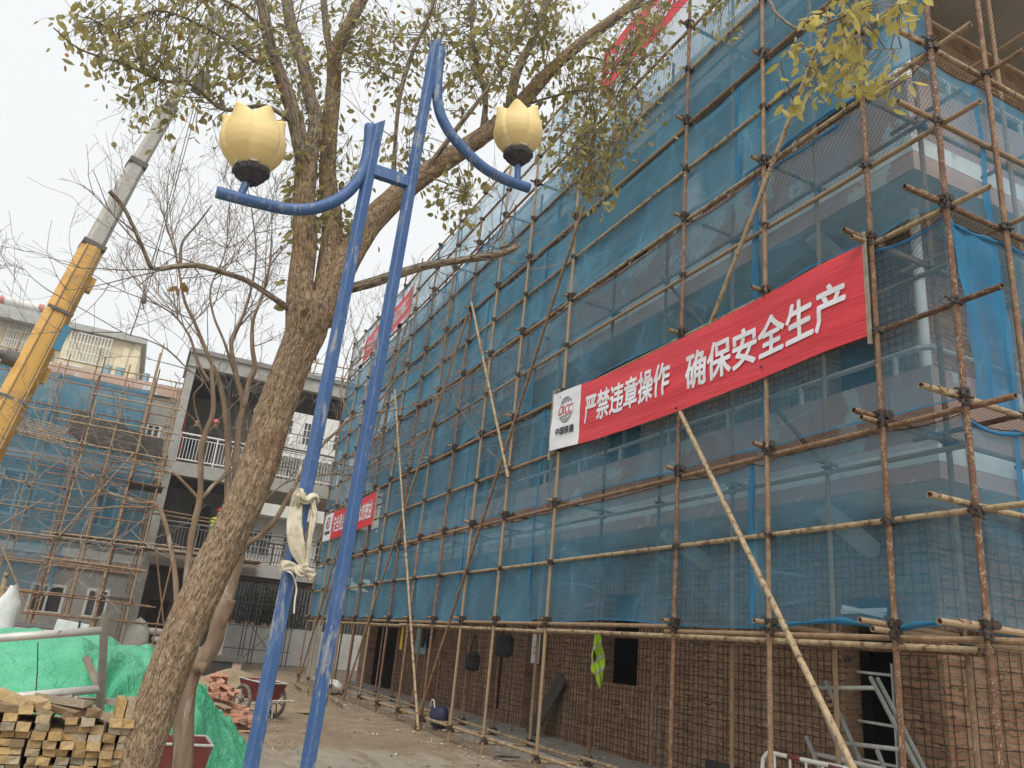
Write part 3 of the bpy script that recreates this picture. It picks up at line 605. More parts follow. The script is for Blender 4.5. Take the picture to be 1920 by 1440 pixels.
# ---------------------------------------------------------------- blue debris nets
LV = [(0.43, 2.05), (2.17, 3.79), (3.88, 5.42), (5.52, 6.93), (7.0, 8.56), (8.64, 9.92)]
LN = ['lowest', 'second', 'third', 'fourth', 'fifth', 'topmost']
seams = [3.76, 6.15, 11.2, 13.9, 16.6, 19.5, 22.3, 25.0, 27.0]
def make_net(name, label, group, P, L, z0, z1, seed, posts, hem_at=1.0, bulge=0.035, hemw=0.13, edge=1.0, dens=0.0):
    """P(s, out) maps metres along the face and outward offset to a point base (x,y)"""
    t = thing('safety_net', label, 'safety net', (*P(L / 2, 0), z0), group)
    nu = max(6, int(L / 0.16)); nv = 14; r = random.Random(seed)
    sl = [r.uniform(0.0, 0.07) * edge for _ in range(40)]; dirs = r.uniform(-0.5, 0.5)
    def sag(s):               # slack of the lower hem between posts
        k = 0
        for i in range(len(posts) - 1):
            if posts[i] <= s <= posts[i + 1]:
                f = (s - posts[i]) / (posts[i + 1] - posts[i]); return sin(pi * f) * sl[i], sin(pi * f) * sl[i + 12]
        return 0, 0
    def fn(u, v):
        s = u * L; lo, hi = sag(s)
        z = z0 + (z1 - z0) * v - hi * v * 0.9 + lo * (1 - v) * 0.9
        fold = noise.noise(Vector((s * 1.1 + v * dirs * 2, v * 0.7, seed * 3.1))) + 0.55 * noise.noise(Vector((s * 4.5 + v * 2.2 * dirs, v * 1.3, seed * 1.7)))
        diag = 0.6 * noise.noise(Vector(((s - v * 1.5) * 3.0, v * 0.5 + s * 0.3, seed))) * (1 - v)
        out = bulge * (fold + diag) * (0.35 + sin(pi * min(max(v, 0), 1)) * 0.8)
        x, y = P(s, out); return (x, y, z)
    m = MB(); m.grid(fn, nu, nv, 0, lambda u, v: dens + 0.04 * r.random() + (0.2 if v > 0.92 else 0.0)); m.build('net_sheet', M['net'], t, True)
    m = MB(); ho = hem_at * L
    def hf(u, v):
        s = ho + (u - 0.5) * hemw * (0.5 + 0.8 * abs(nz(v * 3, seed))); s = min(max(s, 0.0), L + .06); x, y = P(s, 0.012 + 0.012 * sin(v * 9 + seed) + bulge * 0.4 * nz(s, v * 2)); return (x, y, z0 + (z1 - z0) * v)
    m.grid(hf, 3, 16)
    def bf(u, v):
        s = u * L; lo, hi = sag(s); x, y = P(s, 0.015 + 0.008 * nz(s * 6, seed)); return (x, y, z0 + lo * 0.9 - 0.008 + v * (0.016 + 0.03 * max(0, nz(s * 2, seed))))
    m.grid(bf, nu, 1)
    m.build('hem', M['hem'], t, True)
    m = MB(); pts = []
    for i in range(nu + 1):
        sg = i / nu * L; lo, hi = sag(sg); x, y = P(sg, 0.02); pts.append((x, y, z1 - hi * 0.9 - 0.012 * abs(nz(sg * 2.3, seed))))
    m.tube(pts, 0.0045, 4, False); m.build('edge_cord', M['black_cloth'], t)
    if r.random() < 0.45:      # spare cloth rolled up along the tied edge
        a0, a1 = r.uniform(0, .35), r.uniform(.55, 1.0); top = r.random() < .6; pts = []; rr_ = []
        for i in range(41):
            f = i / 40; sg = (a0 + (a1 - a0) * f) * L; lo, hi = sag(sg); x, y = P(sg, 0.03); zz = (z1 - hi * .9 - .03) if top else (z0 + lo * .9 + .02)
            pts.append((x, y, zz - .02 * abs(nz(sg * 2, seed)))); rr_.append((.008 + .03 * abs(nz(sg * 3.1, seed, 2))) * min(1, 6 * f, 6 * (1 - f)) + .003)
        m = MB(); m.tube(pts, rr_, 8, True, 0, lambda an, q, rad: rad * .5 * nz(cos(an) * 2, sin(an) * 2, q * 9)); m.build('rolled_edge', M['hem'], t, True)
    return t
sd = 0
for li, (z0, z1) in enumerate(LV):
    cut = [s + (rng.uniform(-.35, .35) if 0 < k < 8 else 0) for k, s in enumerate(seams)]
    for k in range(8):
        y0, y1 = cut[k], cut[k + 1]; sd += 1
        ps = [y1 - y for y in reversed(OY) if y0 < y < y1]; ps = [0] + ps + [y1 - y0]
        make_net('safety_net', f"blue safety net, {LN[li]} lift of the long front, {ORD[k]} sheet from the near corner", 'blue safety nets on the school scaffold',
                 lambda s, out, y1=y1: (5.482 - out * 0.6, y1 - s), y1 - y0, z0, z1, sd, ps, 1.0 if k else 0.0, 0.055, dens=[.02, -.03, -.1, .2, .14, -.2][li] + (.04 if k > 2 else 0) + rng.uniform(-.05, .08))
for li, (z0, z1) in enumerate(LV[:3]):
    for k, (x0, x1) in enumerate(((5.46, 7.55), (7.6, 9.3))):
        sd += 1
        en = make_net('safety_net', f"blue safety net, {LN[li]} lift of the short end, {('nearest the corner pole', 'by the right edge')[k]}", 'blue safety nets on the school scaffold',
                 lambda s, out, x0=x0: (x0 + s, 3.80 - out * 0.6), x1 - x0, z0, z1, sd, [0, 0.7, x1 - x0], 0.3, 0.06, dens=-.06)
        if li == 1 and k == 0:    # slack sheet gathered at the corner post
            m = MB(); m.grid(lambda u, v: (5.47 + (.05 + .10 * (1 - v) ** 2 + (.62 - .12 * (1 - v)) * u), 3.775 - .05 * abs(nz(u * 5, v * 3, 2)) - .03 * sin(u * 7 + v * 3), z0 + (z1 - z0) * (v * (1 - .12 * u)) + .03 * sin(u * 6)), 16, 18); m.build('gathered_fold', M['hem'], en, True)
# ---------------------------------------------------------------- banners with their writing
def wave(y, z, s): return 0.022 * noise.noise(Vector((y * 1.1, z * 2.2, s))) + 0.010 * noise.noise(Vector((y * 0.9, z * 7, s + 5)))
def text_mesh(body, bold, shear=0.0):
    cu = bpy.data.curves.new('lettering', 'FONT'); cu.body = body; cu.size = 1; cu.offset = bold; cu.shear = shear; cu.resolution_u = 2; cu.space_character = 1.0
    ob = bpy.data.objects.new('lettering', cu); COL.objects.link(ob); bpy.context.view_layer.update()
    me = bpy.data.meshes.new_from_object(ob.evaluated_get(bpy.context.evaluated_depsgraph_get())); bpy.data.objects.remove(ob); return me
def put_text(body, ya, yb, z0, z1, x, mat, parent, name, bold=0.03, seed=0, zfun=None, shear=0.0, proud=0.007):
    """writes body on a banner facing -X: text runs from y=ya down to y=yb; strokes are thickened by overlaying shifted copies"""
    me = text_mesh(body, 0.0, shear); bm = bmesh.new(); bm.from_mesh(me)
    bmesh.ops.triangulate(bm, faces=bm.faces[:])
    for _ in range(3):
        es = [e for e in bm.edges if e.calc_length() > 0.2]
        if es: bmesh.ops.subdivide_edges(bm, edges=es, cuts=1); bmesh.ops.triangulate(bm, faces=bm.faces[:])
    xs = [v.co.x for v in bm.verts]; ys = [v.co.y for v in bm.verts]; x0, x1, y0, y1 = min(xs), max(xs), min(ys), max(ys)
    bm.verts.ensure_lookup_table(); src = [tuple(v.co) for v in bm.verts]; fcs = [[v.index for v in f.verts] for f in bm.faces]; bm.free(); bpy.data.meshes.remove(me)
    mb = MB(); sx = (yb - ya) / (x1 - x0); sz = (z1 - z0) / (y1 - y0)
    sh = [(0, 0)] + [(bold * cos(pi * k / 4), bold * sin(pi * k / 4)) for k in range(8)]
    for i, (dx, dy) in enumerate(sh if bold else sh[:1]):
        vs = []
        for px, py, _ in src:
            y = ya + (px + dx - x0) * sx; z = z0 + (py + dy - y0) * sz
            if zfun: z += zfun(y)
            vs.append((x - proud - 0.0004 * i - wave(y, z, seed), y, z))
        mb.add(vs, fcs)
    return mb.build(name, mat, parent)
def banner(label, y0, yw, y1, z0, z1, x, seed, zfun, strings, group, logo=True):
    t = thing('banner', label, 'banner', (x, (y0 + y1) / 2, z0), group)
    def sheet(a, b, mat, name):
        m = MB(); n = max(8, int((b - a) / 0.04))
        m.grid(lambda u, v: (x - wave(a + (b - a) * u, z0 + (z1 - z0) * v, seed), a + (b - a) * u, z0 + (z1 - z0) * v + zfun(a + (b - a) * u)), n, 26); m.build(name, mat, t, True)
    sheet(y0, yw, M['red_fabric'], 'red_cloth'); sheet(yw, y1, M['white_fabric'], 'white_panel')
    for body, ya, yb, za, zb, bold in strings: put_text(body, ya, yb, za, zb, x, M['letter'], t, 'lettering', bold, seed, zfun)
    if logo:
        cy, cz = (yw + y1) / 2 - 0.02, z0 + (z1 - z0) * 0.65; ry, rz = (y1 - yw) * 0.23, (z1 - z0) * 0.22
        m = MB()
        def line(f, n=24):
            pts = []
            for i in range(n + 1):
                a, b = f(i / n); y = cy - a * ry; z = cz + b * rz + zfun(y); pts.append((x - 0.006 - wave(y, z, seed), y, z))
            m.tube(pts, 0.0028, 4, False)
        line(lambda s: (cos(2 * pi * s), sin(2 * pi * s)), 36)
        for k in (0.35, 0.72): line(lambda s: (k * cos(2 * pi * s), sin(2 * pi * s)), 30)
        line(lambda s: (0, 2 * s - 1), 4)
        for k in (-0.62, 0.62): line(lambda s: ((2 * s - 1) * sqrt(1 - k * k), k - 0.12 * (1 - (2 * s - 1) ** 2) * (1 if k < 0 else -1)), 14)
        m.build('emblem', M['ink'], t)
        pm = MB(); pm.grid(lambda u, v: (x - 0.0105 - wave(cy - (u - .5) * 2.2 * ry, cz, seed), cy - (u - .5) * 2.2 * ry, cz + (v - .5) * .44 * rz * 2 + zfun(cy)), 6, 2); pm.build('emblem_field', M['white_fabric'], t)
        put_text('CRCC', cy + ry * 1.05, cy - ry * 1.05, cz - rz * .36, cz + rz * .36, x, M['redink'], t, 'emblem_letters', 0.02, seed, zfun, 0.35, 0.014)
        put_text('中国铁建', cy + ry * 1.35, cy - ry * 1.35, z0 + (z1 - z0) * 0.23, z0 + (z1 - z0) * 0.36, x, M['ink'], t, 'lettering', 0.022, seed, zfun)
    m = MB(); m.bx(x - 0.005, x + 0.02, y0 - 0.02, y0 + 0.012, z0 - 0.1, z1 + 0.1); m.build('batten', M['plank'], t); m = MB(); m.bx(x + .003, x + 0.028, y1 - 0.012, y1 + 0.02, z0 - 0.1, z1 + 0.12); m.build('batten', M['plank'], t)
    return t
bw = OX - 0.055
banner('big red banner with bold white slogan and white logo panel, nearest on the netted front', 4.5, 9.58, 10.47, 2.92, 3.83, bw, 1.0, lambda y: -0.075 * sin(pi * min(max((y - 4.5) / 6.0, 0), 1)) + 0.03 * (y > 9.0) * (y - 9.0) - 0.03 * (y < 5) * (5 - y),
       [('严禁违章操作', 9.42, 7.40, 3.20, 3.62, 0.026), ('确保安全生产', 7.08, 4.72, 3.13, 3.57, 0.026)], 'red slogan banners')
banner('red slogan banner hung low at the far end of the front, behind a blue pole', 20.2, 25.1, 26.2, 2.80, 3.67, bw, 2.0, lambda y: -0.02 * sin(pi * (y - 20.2) / 6),
       [('安全是企业', 24.8, 23.1, 3.0, 3.5, 0.02), ('最大的效益', 22.2, 20.45, 3.0, 3.5, 0.02)], 'red slogan banners')
banner('red slogan banner along the very top of the near scaffold, half hidden by leaves', 4.4, 9.6, 10.35, 9.0, 9.9, bw, 3.0, lambda y: -0.03 * sin(pi * (y - 4.4) / 6) - 0.02 * sin(y * 5),
       [('安全第一预防为主', 9.4, 7.1, 9.22, 9.66, 0.022), ('安全生产', 6.8, 4.7, 9.22, 9.66, 0.022)], 'red slogan banners')
banner('red banner of small white characters atop the far scaffold against the sky', 19.6, 24.55, 25.5, 8.62, 9.42, bw, 4.0, lambda y: 0.03 * sin(y * 2.0),
       [('百年大计质量第一', 24.2, 22.4, 8.82, 9.22, 0.016), ('精心组织文明施工', 21.7, 19.9, 8.82, 9.22, 0.016)], 'red slogan banners')

# ---------------------------------------------------------------- twin street lamp with tulip shades
LY = 4.325
def lp(u, v): return on(u, v, 1, LY)
lamp = thing('street_lamp', 'blue twin-post street lamp with two yellow tulip shades on curved arms', 'street lamp', (0.93, LY, GZ))
def foot(a, b):           # the post leans a little: carry its line down to the ground
    return b + (a - b) * ((GZ - b.z) / (a.z - b.z))
pL = foot(lp(710.5, 230), lp(469.5, 1440)); pR = foot(lp(818, 78), lp(576, 1440))
def post(p, tip, name):
    c = MB(); w = 0.0305; b = 0.008
    prof = [(-w, -w + b), (-w, w - b), (-w + b, w), (w - b, w), (w, w - b), (w, -w + b), (w - b, -w), (-w + b, -w)]
    R = RZ(radians(24)); nz_ = 12; top = tip.z
    for i in range(nz_ + 1):
        z = p.z - 0.03 + (top - p.z + 0.03) * i / nz_
        for x, y in prof:
            q = R @ Vector((x, y, 0)); zz = z + (0.03 * (x / w) if i == nz_ else 0); f = (z - p.z) / (tip.z - p.z); c.v.append((p.x + (tip.x - p.x) * f + q.x, p.y + q.y, zz))
    for i in range(nz_):
        for k in range(8): c.face([i * 8 + k, i * 8 + (k + 1) % 8, (i + 1) * 8 + (k + 1) % 8, (i + 1) * 8 + k][::-1])
    c.face([nz_ * 8 + k for k in range(8)][::-1]); c.build(name, M['bluepaint'], lamp)
topL, topR = lp(710.5, 230), lp(818, 76)
post(pL, topL, 'pole'); post(pR, topR, 'pole')
zc = lp(735, 332).z; c = MB(); xl = lp(700, 322).x; xr = lp(770, 343).x; c.beam((xl, LY, zc), (xr, LY, zc), 0.05, 0.075); c.build('crossbar', M['bluepaint'], lamp)
def spline(pts, n=8):
    P = [Vector(p) for p in pts]; P = [P[0] * 2 - P[1]] + P + [P[-1] * 2 - P[-2]]; out = []
    for i in range(1, len(P) - 2):
        for k in range(n):
            t = k / n; a, b, c, d = P[i - 1], P[i], P[i + 1], P[i + 2]
            out.append(0.5 * ((2 * b) + (c - a) * t + (2 * a - 5 * b + 4 * c - d) * t * t + (3 * b - a - 3 * c + d) * t ** 3))
    out.append(P[-2]); return out
for pts in ([(694, 236), (690, 285), (676, 330), (645, 366), (600, 388), (550, 393), (490, 382), (405, 360)], [(826, 92), (820, 150), (822, 200), (838, 240), (866, 276), (905, 313), (945, 336), (992, 353)]):
    c = MB(); c.tube(spline([lp(*p) for p in pts]), 0.036, 14); c.build('arm', M['bluepaint'], lamp, True)
def tulip(base, R0, tilt, az, sc=1.0):
    Rm = Matrix.Rotation(tilt, 3, 'Y')
    c = MB(); n = 96; rings = 30; NP = 6
    PR = ((0, .40), (.06, .54), (.15, .72), (.28, .89), (.42, .98), (.55, 1.0), (.7, .96), (.82, .88), (.92, .79), (1.0, .73), (1.1, .70))
    def prof(h):              # radius against height 0..1
        for (a0, r0), (a1, r1) in zip(PR, PR[1:]):
            if h <= a1: return r0 + (r1 - r0) * (h - a0) / (a1 - a0)
        return .7
    for j in range(rings + 1):
        for k in range(n):
            an = 2 * pi * k / n; ph = (an * NP / (2 * pi)) % 1.0; d = abs(ph - 0.5) * 2     # 0 petal middle, 1 petal edge
            hmax = 0.88 + 0.115 * max(0.0, cos(min(1.0, d * 1.05) * pi / 2)) ** 1.2
            h = j / rings * hmax; r = prof(h) * R0
            r *= 1 + (0.065 * (ph - 0.5) + 0.035 * (1 - d * d)) * min(1, h * 3)
            if h > 0.7: r += 0.30 * R0 * max(0, 1 - d * 1.2) * ((h - 0.7) / 0.34) ** 1.3
            p = Rm @ (RZ(az) @ Vector((r * cos(an), r * sin(an), h * R0 * 1.92))); c.v.append(tuple(p + base))
    for j in range(rings):
        for k in range(n): c.face([j * n + k, j * n + (k + 1) % n, (j + 1) * n + (k + 1) % n, (j + 1) * n + k])
    ctr = Rm @ Vector((0, 0, R0 * 1.4)) + base; ci = len(c.v); c.v.append(tuple(ctr))
    for k in range(n): c.face([rings * n + k, rings * n + (k + 1) % n, ci])
    sh = c.build('lamp_shade', M['shade'], lamp, True)
    s = MB(); s.lathe((0, 0, 0), [(0.03, -0.11), (0.05, -0.105), (0.095, -0.06), (0.125, -0.03), (0.13, 0.0), (0.10, 0.03)], 40, 0, lambda r, z, a: (r * (1 + 0.05 * sin(a * 13) + 0.06 * nz(a * 3, z * 20)), z + 0.012 * nz(a * 4, 3)))
    s.v = [tuple(Rm @ Vector(q) * 0.8 + base) for q in s.v]; s.build('socket', M['socket'], lamp)
    rim = MB(); rim.tube([Rm @ Vector((0.098 * cos(a), 0.098 * sin(a), 0.028 + 0.012 * sin(a * 5))) + base for a in [2 * pi * i / 30 for i in range(31)]], 0.008, 6); rim.build('torn_rim', M['strap'], sh)
bL, bR = lp(470, 333), lp(974, 300)
tulip(lp(470, 326) + Vector((0, 0, 0.02)), 0.182, radians(-8), 0.35); tulip(lp(971, 292) + Vector((0, 0, 0.015)), 0.170, radians(-6), 0.55)
for p, q in (((452, 364), (464, 338)), ((970, 340), (971, 308))):
    c = MB(); c.cyl(lp(*p), lp(*q), 0.022, 12); c.build('stem', M['bluepaint'], lamp)
# webbing strap knotted round the near post, and a short white cord
st = thing('webbing_strap', 'cream webbing strap knotted in a loop round the left blue lamp post', 'strap', (0.81, LY - 0.05, lp(560, 1060).z))
def ribbon(name, pts, w, th=0.012, tw=None):
    P = spline([Vector(p) for p in pts], 7); c = MB(); n = len(P)
    for i, p in enumerate(P):
        t = (P[min(i + 1, n - 1)] - P[max(i - 1, 0)]).normalized(); f = i / (n - 1)
        sd_ = t.cross(Vector((0, -1, 0)))
        if sd_.length < .2: sd_ = t.cross(Vector((0, 0, 1)))
        sd_.normalize(); a = tw(f) if tw else 0; sd_ = Matrix.Rotation(a, 3, t) @ sd_; nr = sd_.cross(t)
        ww = w(f) if callable(w) else w
        for k in range(8):
            q = -1 + 2 * k / 7; c.v.append(tuple(p + sd_ * ww * q + nr * (th * 0.5 + 0.005 * sin(q * 5 + f * 9) + 0.006 * nz(q * 3, f * 14, len(pts)))))
        for k in range(8):
            q = 1 - 2 * k / 7; c.v.append(tuple(p + sd_ * ww * q - nr * (th * 0.5 - 0.005 * sin(q * 5 + f * 9) - 0.006 * nz(q * 3, f * 14, len(pts)))))
    for i in range(n - 1):
        for k in range(16): c.face([i * 16 + k, i * 16 + (k + 1) % 16, (i + 1) * 16 + (k + 1) % 16, (i + 1) * 16 + k])
    c.face(list(range(16))); c.face([(n - 1) * 16 + k for k in range(16)][::-1])
    c.build(name, M['strap'], st, True)
def sp(u, v, d): p = lp(u, v); k = (LY - d) / LY; return p * k
ribbon('strap_band', [sp(556, 945, .06), sp(552, 980, .075), sp(556, 1020, .085), sp(568, 1062, .07)], lambda f: 0.030 + 0.012 * sin(pi * f) - 0.018 * max(0, f - .8) / .2, 0.005)
ribbon('strap_band', [sp(586, 938, .06), sp(588, 965, .07), sp(582, 1005, .08), sp(572, 1060, .07)], lambda f: 0.018, 0.01, lambda f: 1.0)
ribbon('strap_knot', [sp(552, 938, .03), sp(561, 930, .07), sp(573, 938, .07), sp(586, 932, .05), sp(590, 940, .01)], lambda f: 0.022 + 0.006 * sin(f * 9), 0.03, lambda f: f * 1.5)
ribbon('strap_knot', [sp(549, 956, .02), sp(553, 945, .06), sp(558, 928, .08), sp(566, 922, .05)], 0.022, 0.028)
ribbon('strap_end', [sp(566, 1070, .085), sp(552, 1066, .07), sp(538, 1060, .07), sp(525, 1062, .08)], lambda f: 0.020 + 0.008 * f, 0.02)
ribbon('strap_end', [sp(566, 1068, .085), sp(574, 1070, .08), sp(581, 1076, .08), sp(587, 1082, .08)], lambda f: 0.018 + 0.008 * f, 0.02)
ribbon('strap_knot', [sp(556, 1062, .08), sp(560, 1072, .10), sp(566, 1076, .09), sp(570, 1066, .10)], 0.018, 0.024)
c = MB(); c.tube(spline([sp(530, 1068, .07), sp(545, 1074, .08), sp(552, 1085, .07), sp(556, 1105, .06), sp(553, 1125, .06), sp(551, 1150, .06)]), 0.004, 6)
solo(c, 'cord', M['white_plastic'], 'thin white cord dangling below the strap on the blue lamp post', 'cord', tuple(sp(551, 1150, .06)))
# ---------------------------------------------------------------- the leaning tree with thin leaves
rt = random.Random(11)
def leaf(mb, p, d, size, a, r):
    d = Vector(d).normalized(); s = d.cross(Vector((r.uniform(-1, 1), r.uniform(-1, 1), r.uniform(-.6, .6)))).normalized(); n = s.cross(d)
    L, W = size, size * r.uniform(0.22, 0.32); f = r.uniform(0.05, 0.28) * W; cv = r.uniform(-.12, .2) * L
    vs = [p, p + d * L * .3 + s * W * .85 + n * f, p + d * L * .65 + s * W * .8 + n * (f + cv * .4), p + d * L + n * cv, p + d * L * .65 - s * W * .8 + n * (f + cv * .4), p + d * L * .3 - s * W * .85 + n * f, p + d * L * .48 + n * cv * .2]
    mb.add(vs, [(0, 1, 6), (1, 2, 6), (2, 3, 6), (3, 4, 6), (4, 5, 6), (5, 0, 6)], 0, a)
tree = thing('leaning_tree', 'big leaning tree with furrowed bark and thin olive leaves in front of the yard', 'tree', (0.22, 5.0, GZ))
def hp(pts): return [hd(u, v, h) for u, v, h in pts]
def barkdisp(seed, amp):
    def f(an, L, r):
        a = an * r / 0.12
        ridge = 1 - abs(noise.noise(Vector((cos(an) * 4.6, sin(an) * 4.6 , L * 3.0 + seed)))) * 2
        return amp * (ridge - 0.5) + 0.010 * noise.noise(Vector((cos(an) * 1.2, sin(an) * 1.2, L * 1.6 + seed)))
    return f
base = hd(228, 1540, 4.98); base.z = GZ - 0.05; base.x = 0.2
tp = [base, hd(238, 1500, 4.98), hd(255, 1440, 4.98), hd(320, 1245, 4.98), hd(383, 1100, 4.98), hd(445, 975, 4.99), hd(483, 880, 5.0), hd(506, 800, 5.0), hd(545, 690, 5.02), hd(575, 615, 5.03), hd(580, 560, 5.05)]
P = spline(tp, 18); n = len(P)
rad = [0.104 + 0.006 * min(1, i / n * 2) + 0.05 * max(0, 1 - i / (n * 0.10)) ** 2 + 0.05 * max(0, (i / n - 0.80) / 0.2) ** 1.3 - 0.05 * max(0, (i / n - 0.95) / 0.05) for i in range(n)]
c = MB(); c.tube(P, rad, 72, True, 0, barkdisp(1, 0.010)); trunk = c.build('trunk', M['bark'], tree, True)
limbs = []   # (points, r0, r1)
def limb(pts, r0, r1, n=10, mat='bark_up', parent=None, name='limb', amp=0.006, sides=24, keep=True):
    P = spline(hp(pts), n); k = len(P); c = MB()
    c.tube(P, [r0 + (r1 - r0) * (i / (k - 1)) ** 0.8 for i in range(k)], sides, True, 0, barkdisp(pts[0][0], amp) if amp else None)
    o = c.build(name, M[mat], parent or tree, True)
    if keep: limbs.append(P)
    return o
limb([(560, 640, 5.02), (563, 545, 5.03), (572, 450, 5.05), (571, 370, 5.06), (575, 300, 5.05)], 0.088, 0.072, mat='bark', amp=.008, sides=40)
limb([(573, 330, 5.05), (560, 250, 5.0), (540, 180, 4.95), (518, 120, 4.9), (503, 70, 4.85), (486, -20, 4.8)], 0.062, 0.036)
limb([(576, 320, 5.06), (592, 230, 5.1), (580, 180, 5.15), (562, 100, 5.2), (545, 40, 5.25), (535, -30, 5.3)], 0.06, 0.038)
limb([(590, 625, 5.04), (612, 520, 5.1), (624, 420, 5.15), (615, 330, 5.2), (618, 240, 5.25), (625, 160, 5.3), (628, 100, 5.3), (655, 45, 5.35), (690, -25, 5.4)], 0.082, 0.042, mat='bark', amp=.008, sides=40)
limb([(626, 130, 5.3), (612, 60, 5.35), (606, -20, 5.4)], 0.036, 0.026, sides=14)
big = limb([(596, 600, 5.05), (640, 505, 5.1), (690, 425, 5.15), (745, 368, 5.2), (810, 318, 5.28), (870, 278, 5.35), (925, 240, 5.4), (975, 195, 5.5), (1030, 135, 5.6), (1090, 80, 5.7), (1150, 35, 5.8), (1215, -15, 5.9)], 0.105, 0.04, mat='bark', amp=.008, sides=40)
limb([(640, 545, 5.1), (690, 533, 5.0), (745, 515, 4.95), (800, 498, 4.9), (860, 488, 4.85), (915, 480, 4.8), (955, 470, 4.78), (972, 458, 4.78)], 0.034, 0.024, amp=0.004, name='broken_limb', sides=18)
limb([(540, 578, 5.0), (505, 553, 4.9), (465, 527, 4.85), (420, 511, 4.8), (370, 498, 4.75), (330, 500, 4.75), (288, 503, 4.75), (270, 470, 4.72), (248, 420, 4.7), (230, 385, 4.7), (206, 358, 4.7)], 0.022, 0.010, amp=0.0015, name='bare_limb', sides=12)
limb([(338, 498, 4.75), (342, 455, 4.72), (370, 420, 4.7), (397, 385, 4.68)], 0.011, 0.004, amp=0, sides=8, mat='twig', keep=False)
limb([(955, 215, 5.45), (968, 140, 5.5), (1000, 70, 5.55), (1030, -10, 5.6)], 0.046, 0.026, sides=16)
limb([(985, 195, 5.5), (998, 210, 5.45), (1010, 196, 5.4), (1016, 188, 5.38)], 0.03, 0.018, amp=0.003, sides=12, keep=False)
limb([(905, 250, 5.4), (910, 180, 5.35), (892, 110, 5.3), (885, 40, 5.25), (890, -20, 5.2)], 0.026, 0.014, amp=0.002, sides=12)
limb([(738, 365, 5.2), (740, 280, 5.1), (750, 180, 5.0), (775, 95, 4.95), (800, 40, 4.9), (818, -15, 4.85)], 0.02, 0.010, amp=0.001, sides=10)
limb([(790, 330, 5.25), (850, 250, 5.1), (915, 165, 5.0), (950, 110, 5.0), (990, 20, 4.95)], 0.018, 0.009, amp=0.001, sides=10)
limb([(560, 240, 5.0), (500, 200, 4.9), (420, 205, 4.8), (360, 160, 4.7), (300, 150, 4.65), (235, 122, 4.6), (150, 92, 4.55), (100, 52, 4.5)], 0.018, 0.004, amp=0, sides=10)
limb([(520, 130, 4.9), (470, 110, 4.8), (400, 60, 4.7), (300, 20, 4.65), (215, 50, 4.6), (160, 30, 4.55)], 0.014, 0.004, amp=0, sides=8)
limb([(500, 60, 4.85), (440, 10, 4.75), (380, -10, 4.7), (300, -20, 4.65)], 0.014, 0.005, amp=0, sides=8)
limb([(1060, 110, 5.65), (1120, 110, 5.5), (1180, 150, 5.4), (1205, 200, 5.3), (1160, 260, 5.25), (1120, 330, 5.2)], 0.014, 0.004, amp=0, sides=8)
limb([(975, 200, 5.5), (1040, 180, 5.4), (1100, 170, 5.3), (1120, 220, 5.25), (1090, 300, 5.2)], 0.013, 0.004, amp=0, sides=8)
limb([(800, 330, 5.25), (840, 345, 5.2), (870, 360, 5.15), (880, 385, 5.1)], 0.008, 0.003, amp=0, sides=6)
limb([(1150, 35, 5.8), (1250, -10, 5.4), (1350, -40, 5.0), (1430, -10, 4.6), (1455, 25, 4.45), (1490, 52, 4.4), (1520, 55, 4.38), (1560, 40, 4.35), (1610, 18, 4.3)], 0.016, 0.006, amp=0, sides=8)
limb([(1545, 48, 4.36), (1560, 75, 4.36), (1590, 85, 4.34), (1640, 92, 4.3), (1690, 90, 4.3)], 0.005, 0.002, amp=0, sides=6, mat='twig')
limb([(1520, 55, 4.38), (1515, 110, 4.4), (1520, 140, 4.4), (1500, 170, 4.4), (1484, 190, 4.4)], 0.0035, 0.002, amp=0, sides=6, mat='twig')
limb([(1456, 26, 4.45), (1450, 60, 4.5), (1432, 95, 4.5), (1425, 110, 4.5)], 0.004, 0.002, amp=0, sides=6, mat='twig', keep=False)
allpts = [(p, i) for i, L in enumerate(limbs) for p in L[len(L) // 4:]]
tw = MB(); lf = MB(); lfy = MB()
def cluster(u, v, h, spread, nl, size, target, pool=None, droop=0.6):
    c = hd(u, v, h); src = min((q for q, i in (pool or allpts)), key=lambda q: (q - c).length + rt.uniform(0, .15))
    mid = (src + c) / 2 + Vector((rt.uniform(-.1, .1), rt.uniform(-.1, .1), rt.uniform(-.04, .14))) * (src - c).length
    pth = spline([src, mid, c, c + Vector((rt.uniform(-.08, .08), rt.uniform(-.08, .08), -rt.uniform(0.02, 0.16)))], 6)
    if (src - c).length < 1.1: tw.tube(pth, [0.0042 - 0.003 * i / len(pth) for i in range(len(pth))], 5, False)
    for k in range(nl):
        t = rt.uniform(0.45, 1.0); q = pth[min(len(pth) - 1, int(t * len(pth)))] + Vector((rt.gauss(0, spread), rt.gauss(0, spread), rt.gauss(0, spread)))
        d = Vector((rt.uniform(-1, 1), rt.uniform(-1, 1), rt.uniform(-1.7, 0.1)))
        leaf(target, q, d, size * rt.uniform(0.55, 1.35), min(1, max(0, rt.gauss(.45, .25))), rt)
        if rt.random() < .35: tw.tube([q, q - d.normalized() * size * .5, pth[min(len(pth) - 1, int(t * len(pth)))]], 0.0013, 3, False)
def cloud(regs, target, size, pool=None, h0=4.6, h1=5.6, nl=(6, 12), spread=0.09, dens=1.7):
    for u0, u1, v0, v1, k in regs:
        for _ in range(max(1, round(k * dens))):
            cluster(rt.uniform(u0, u1), rt.uniform(v0, v1), rt.uniform(h0, h1), spread, rt.randint(*nl), size, target, pool)
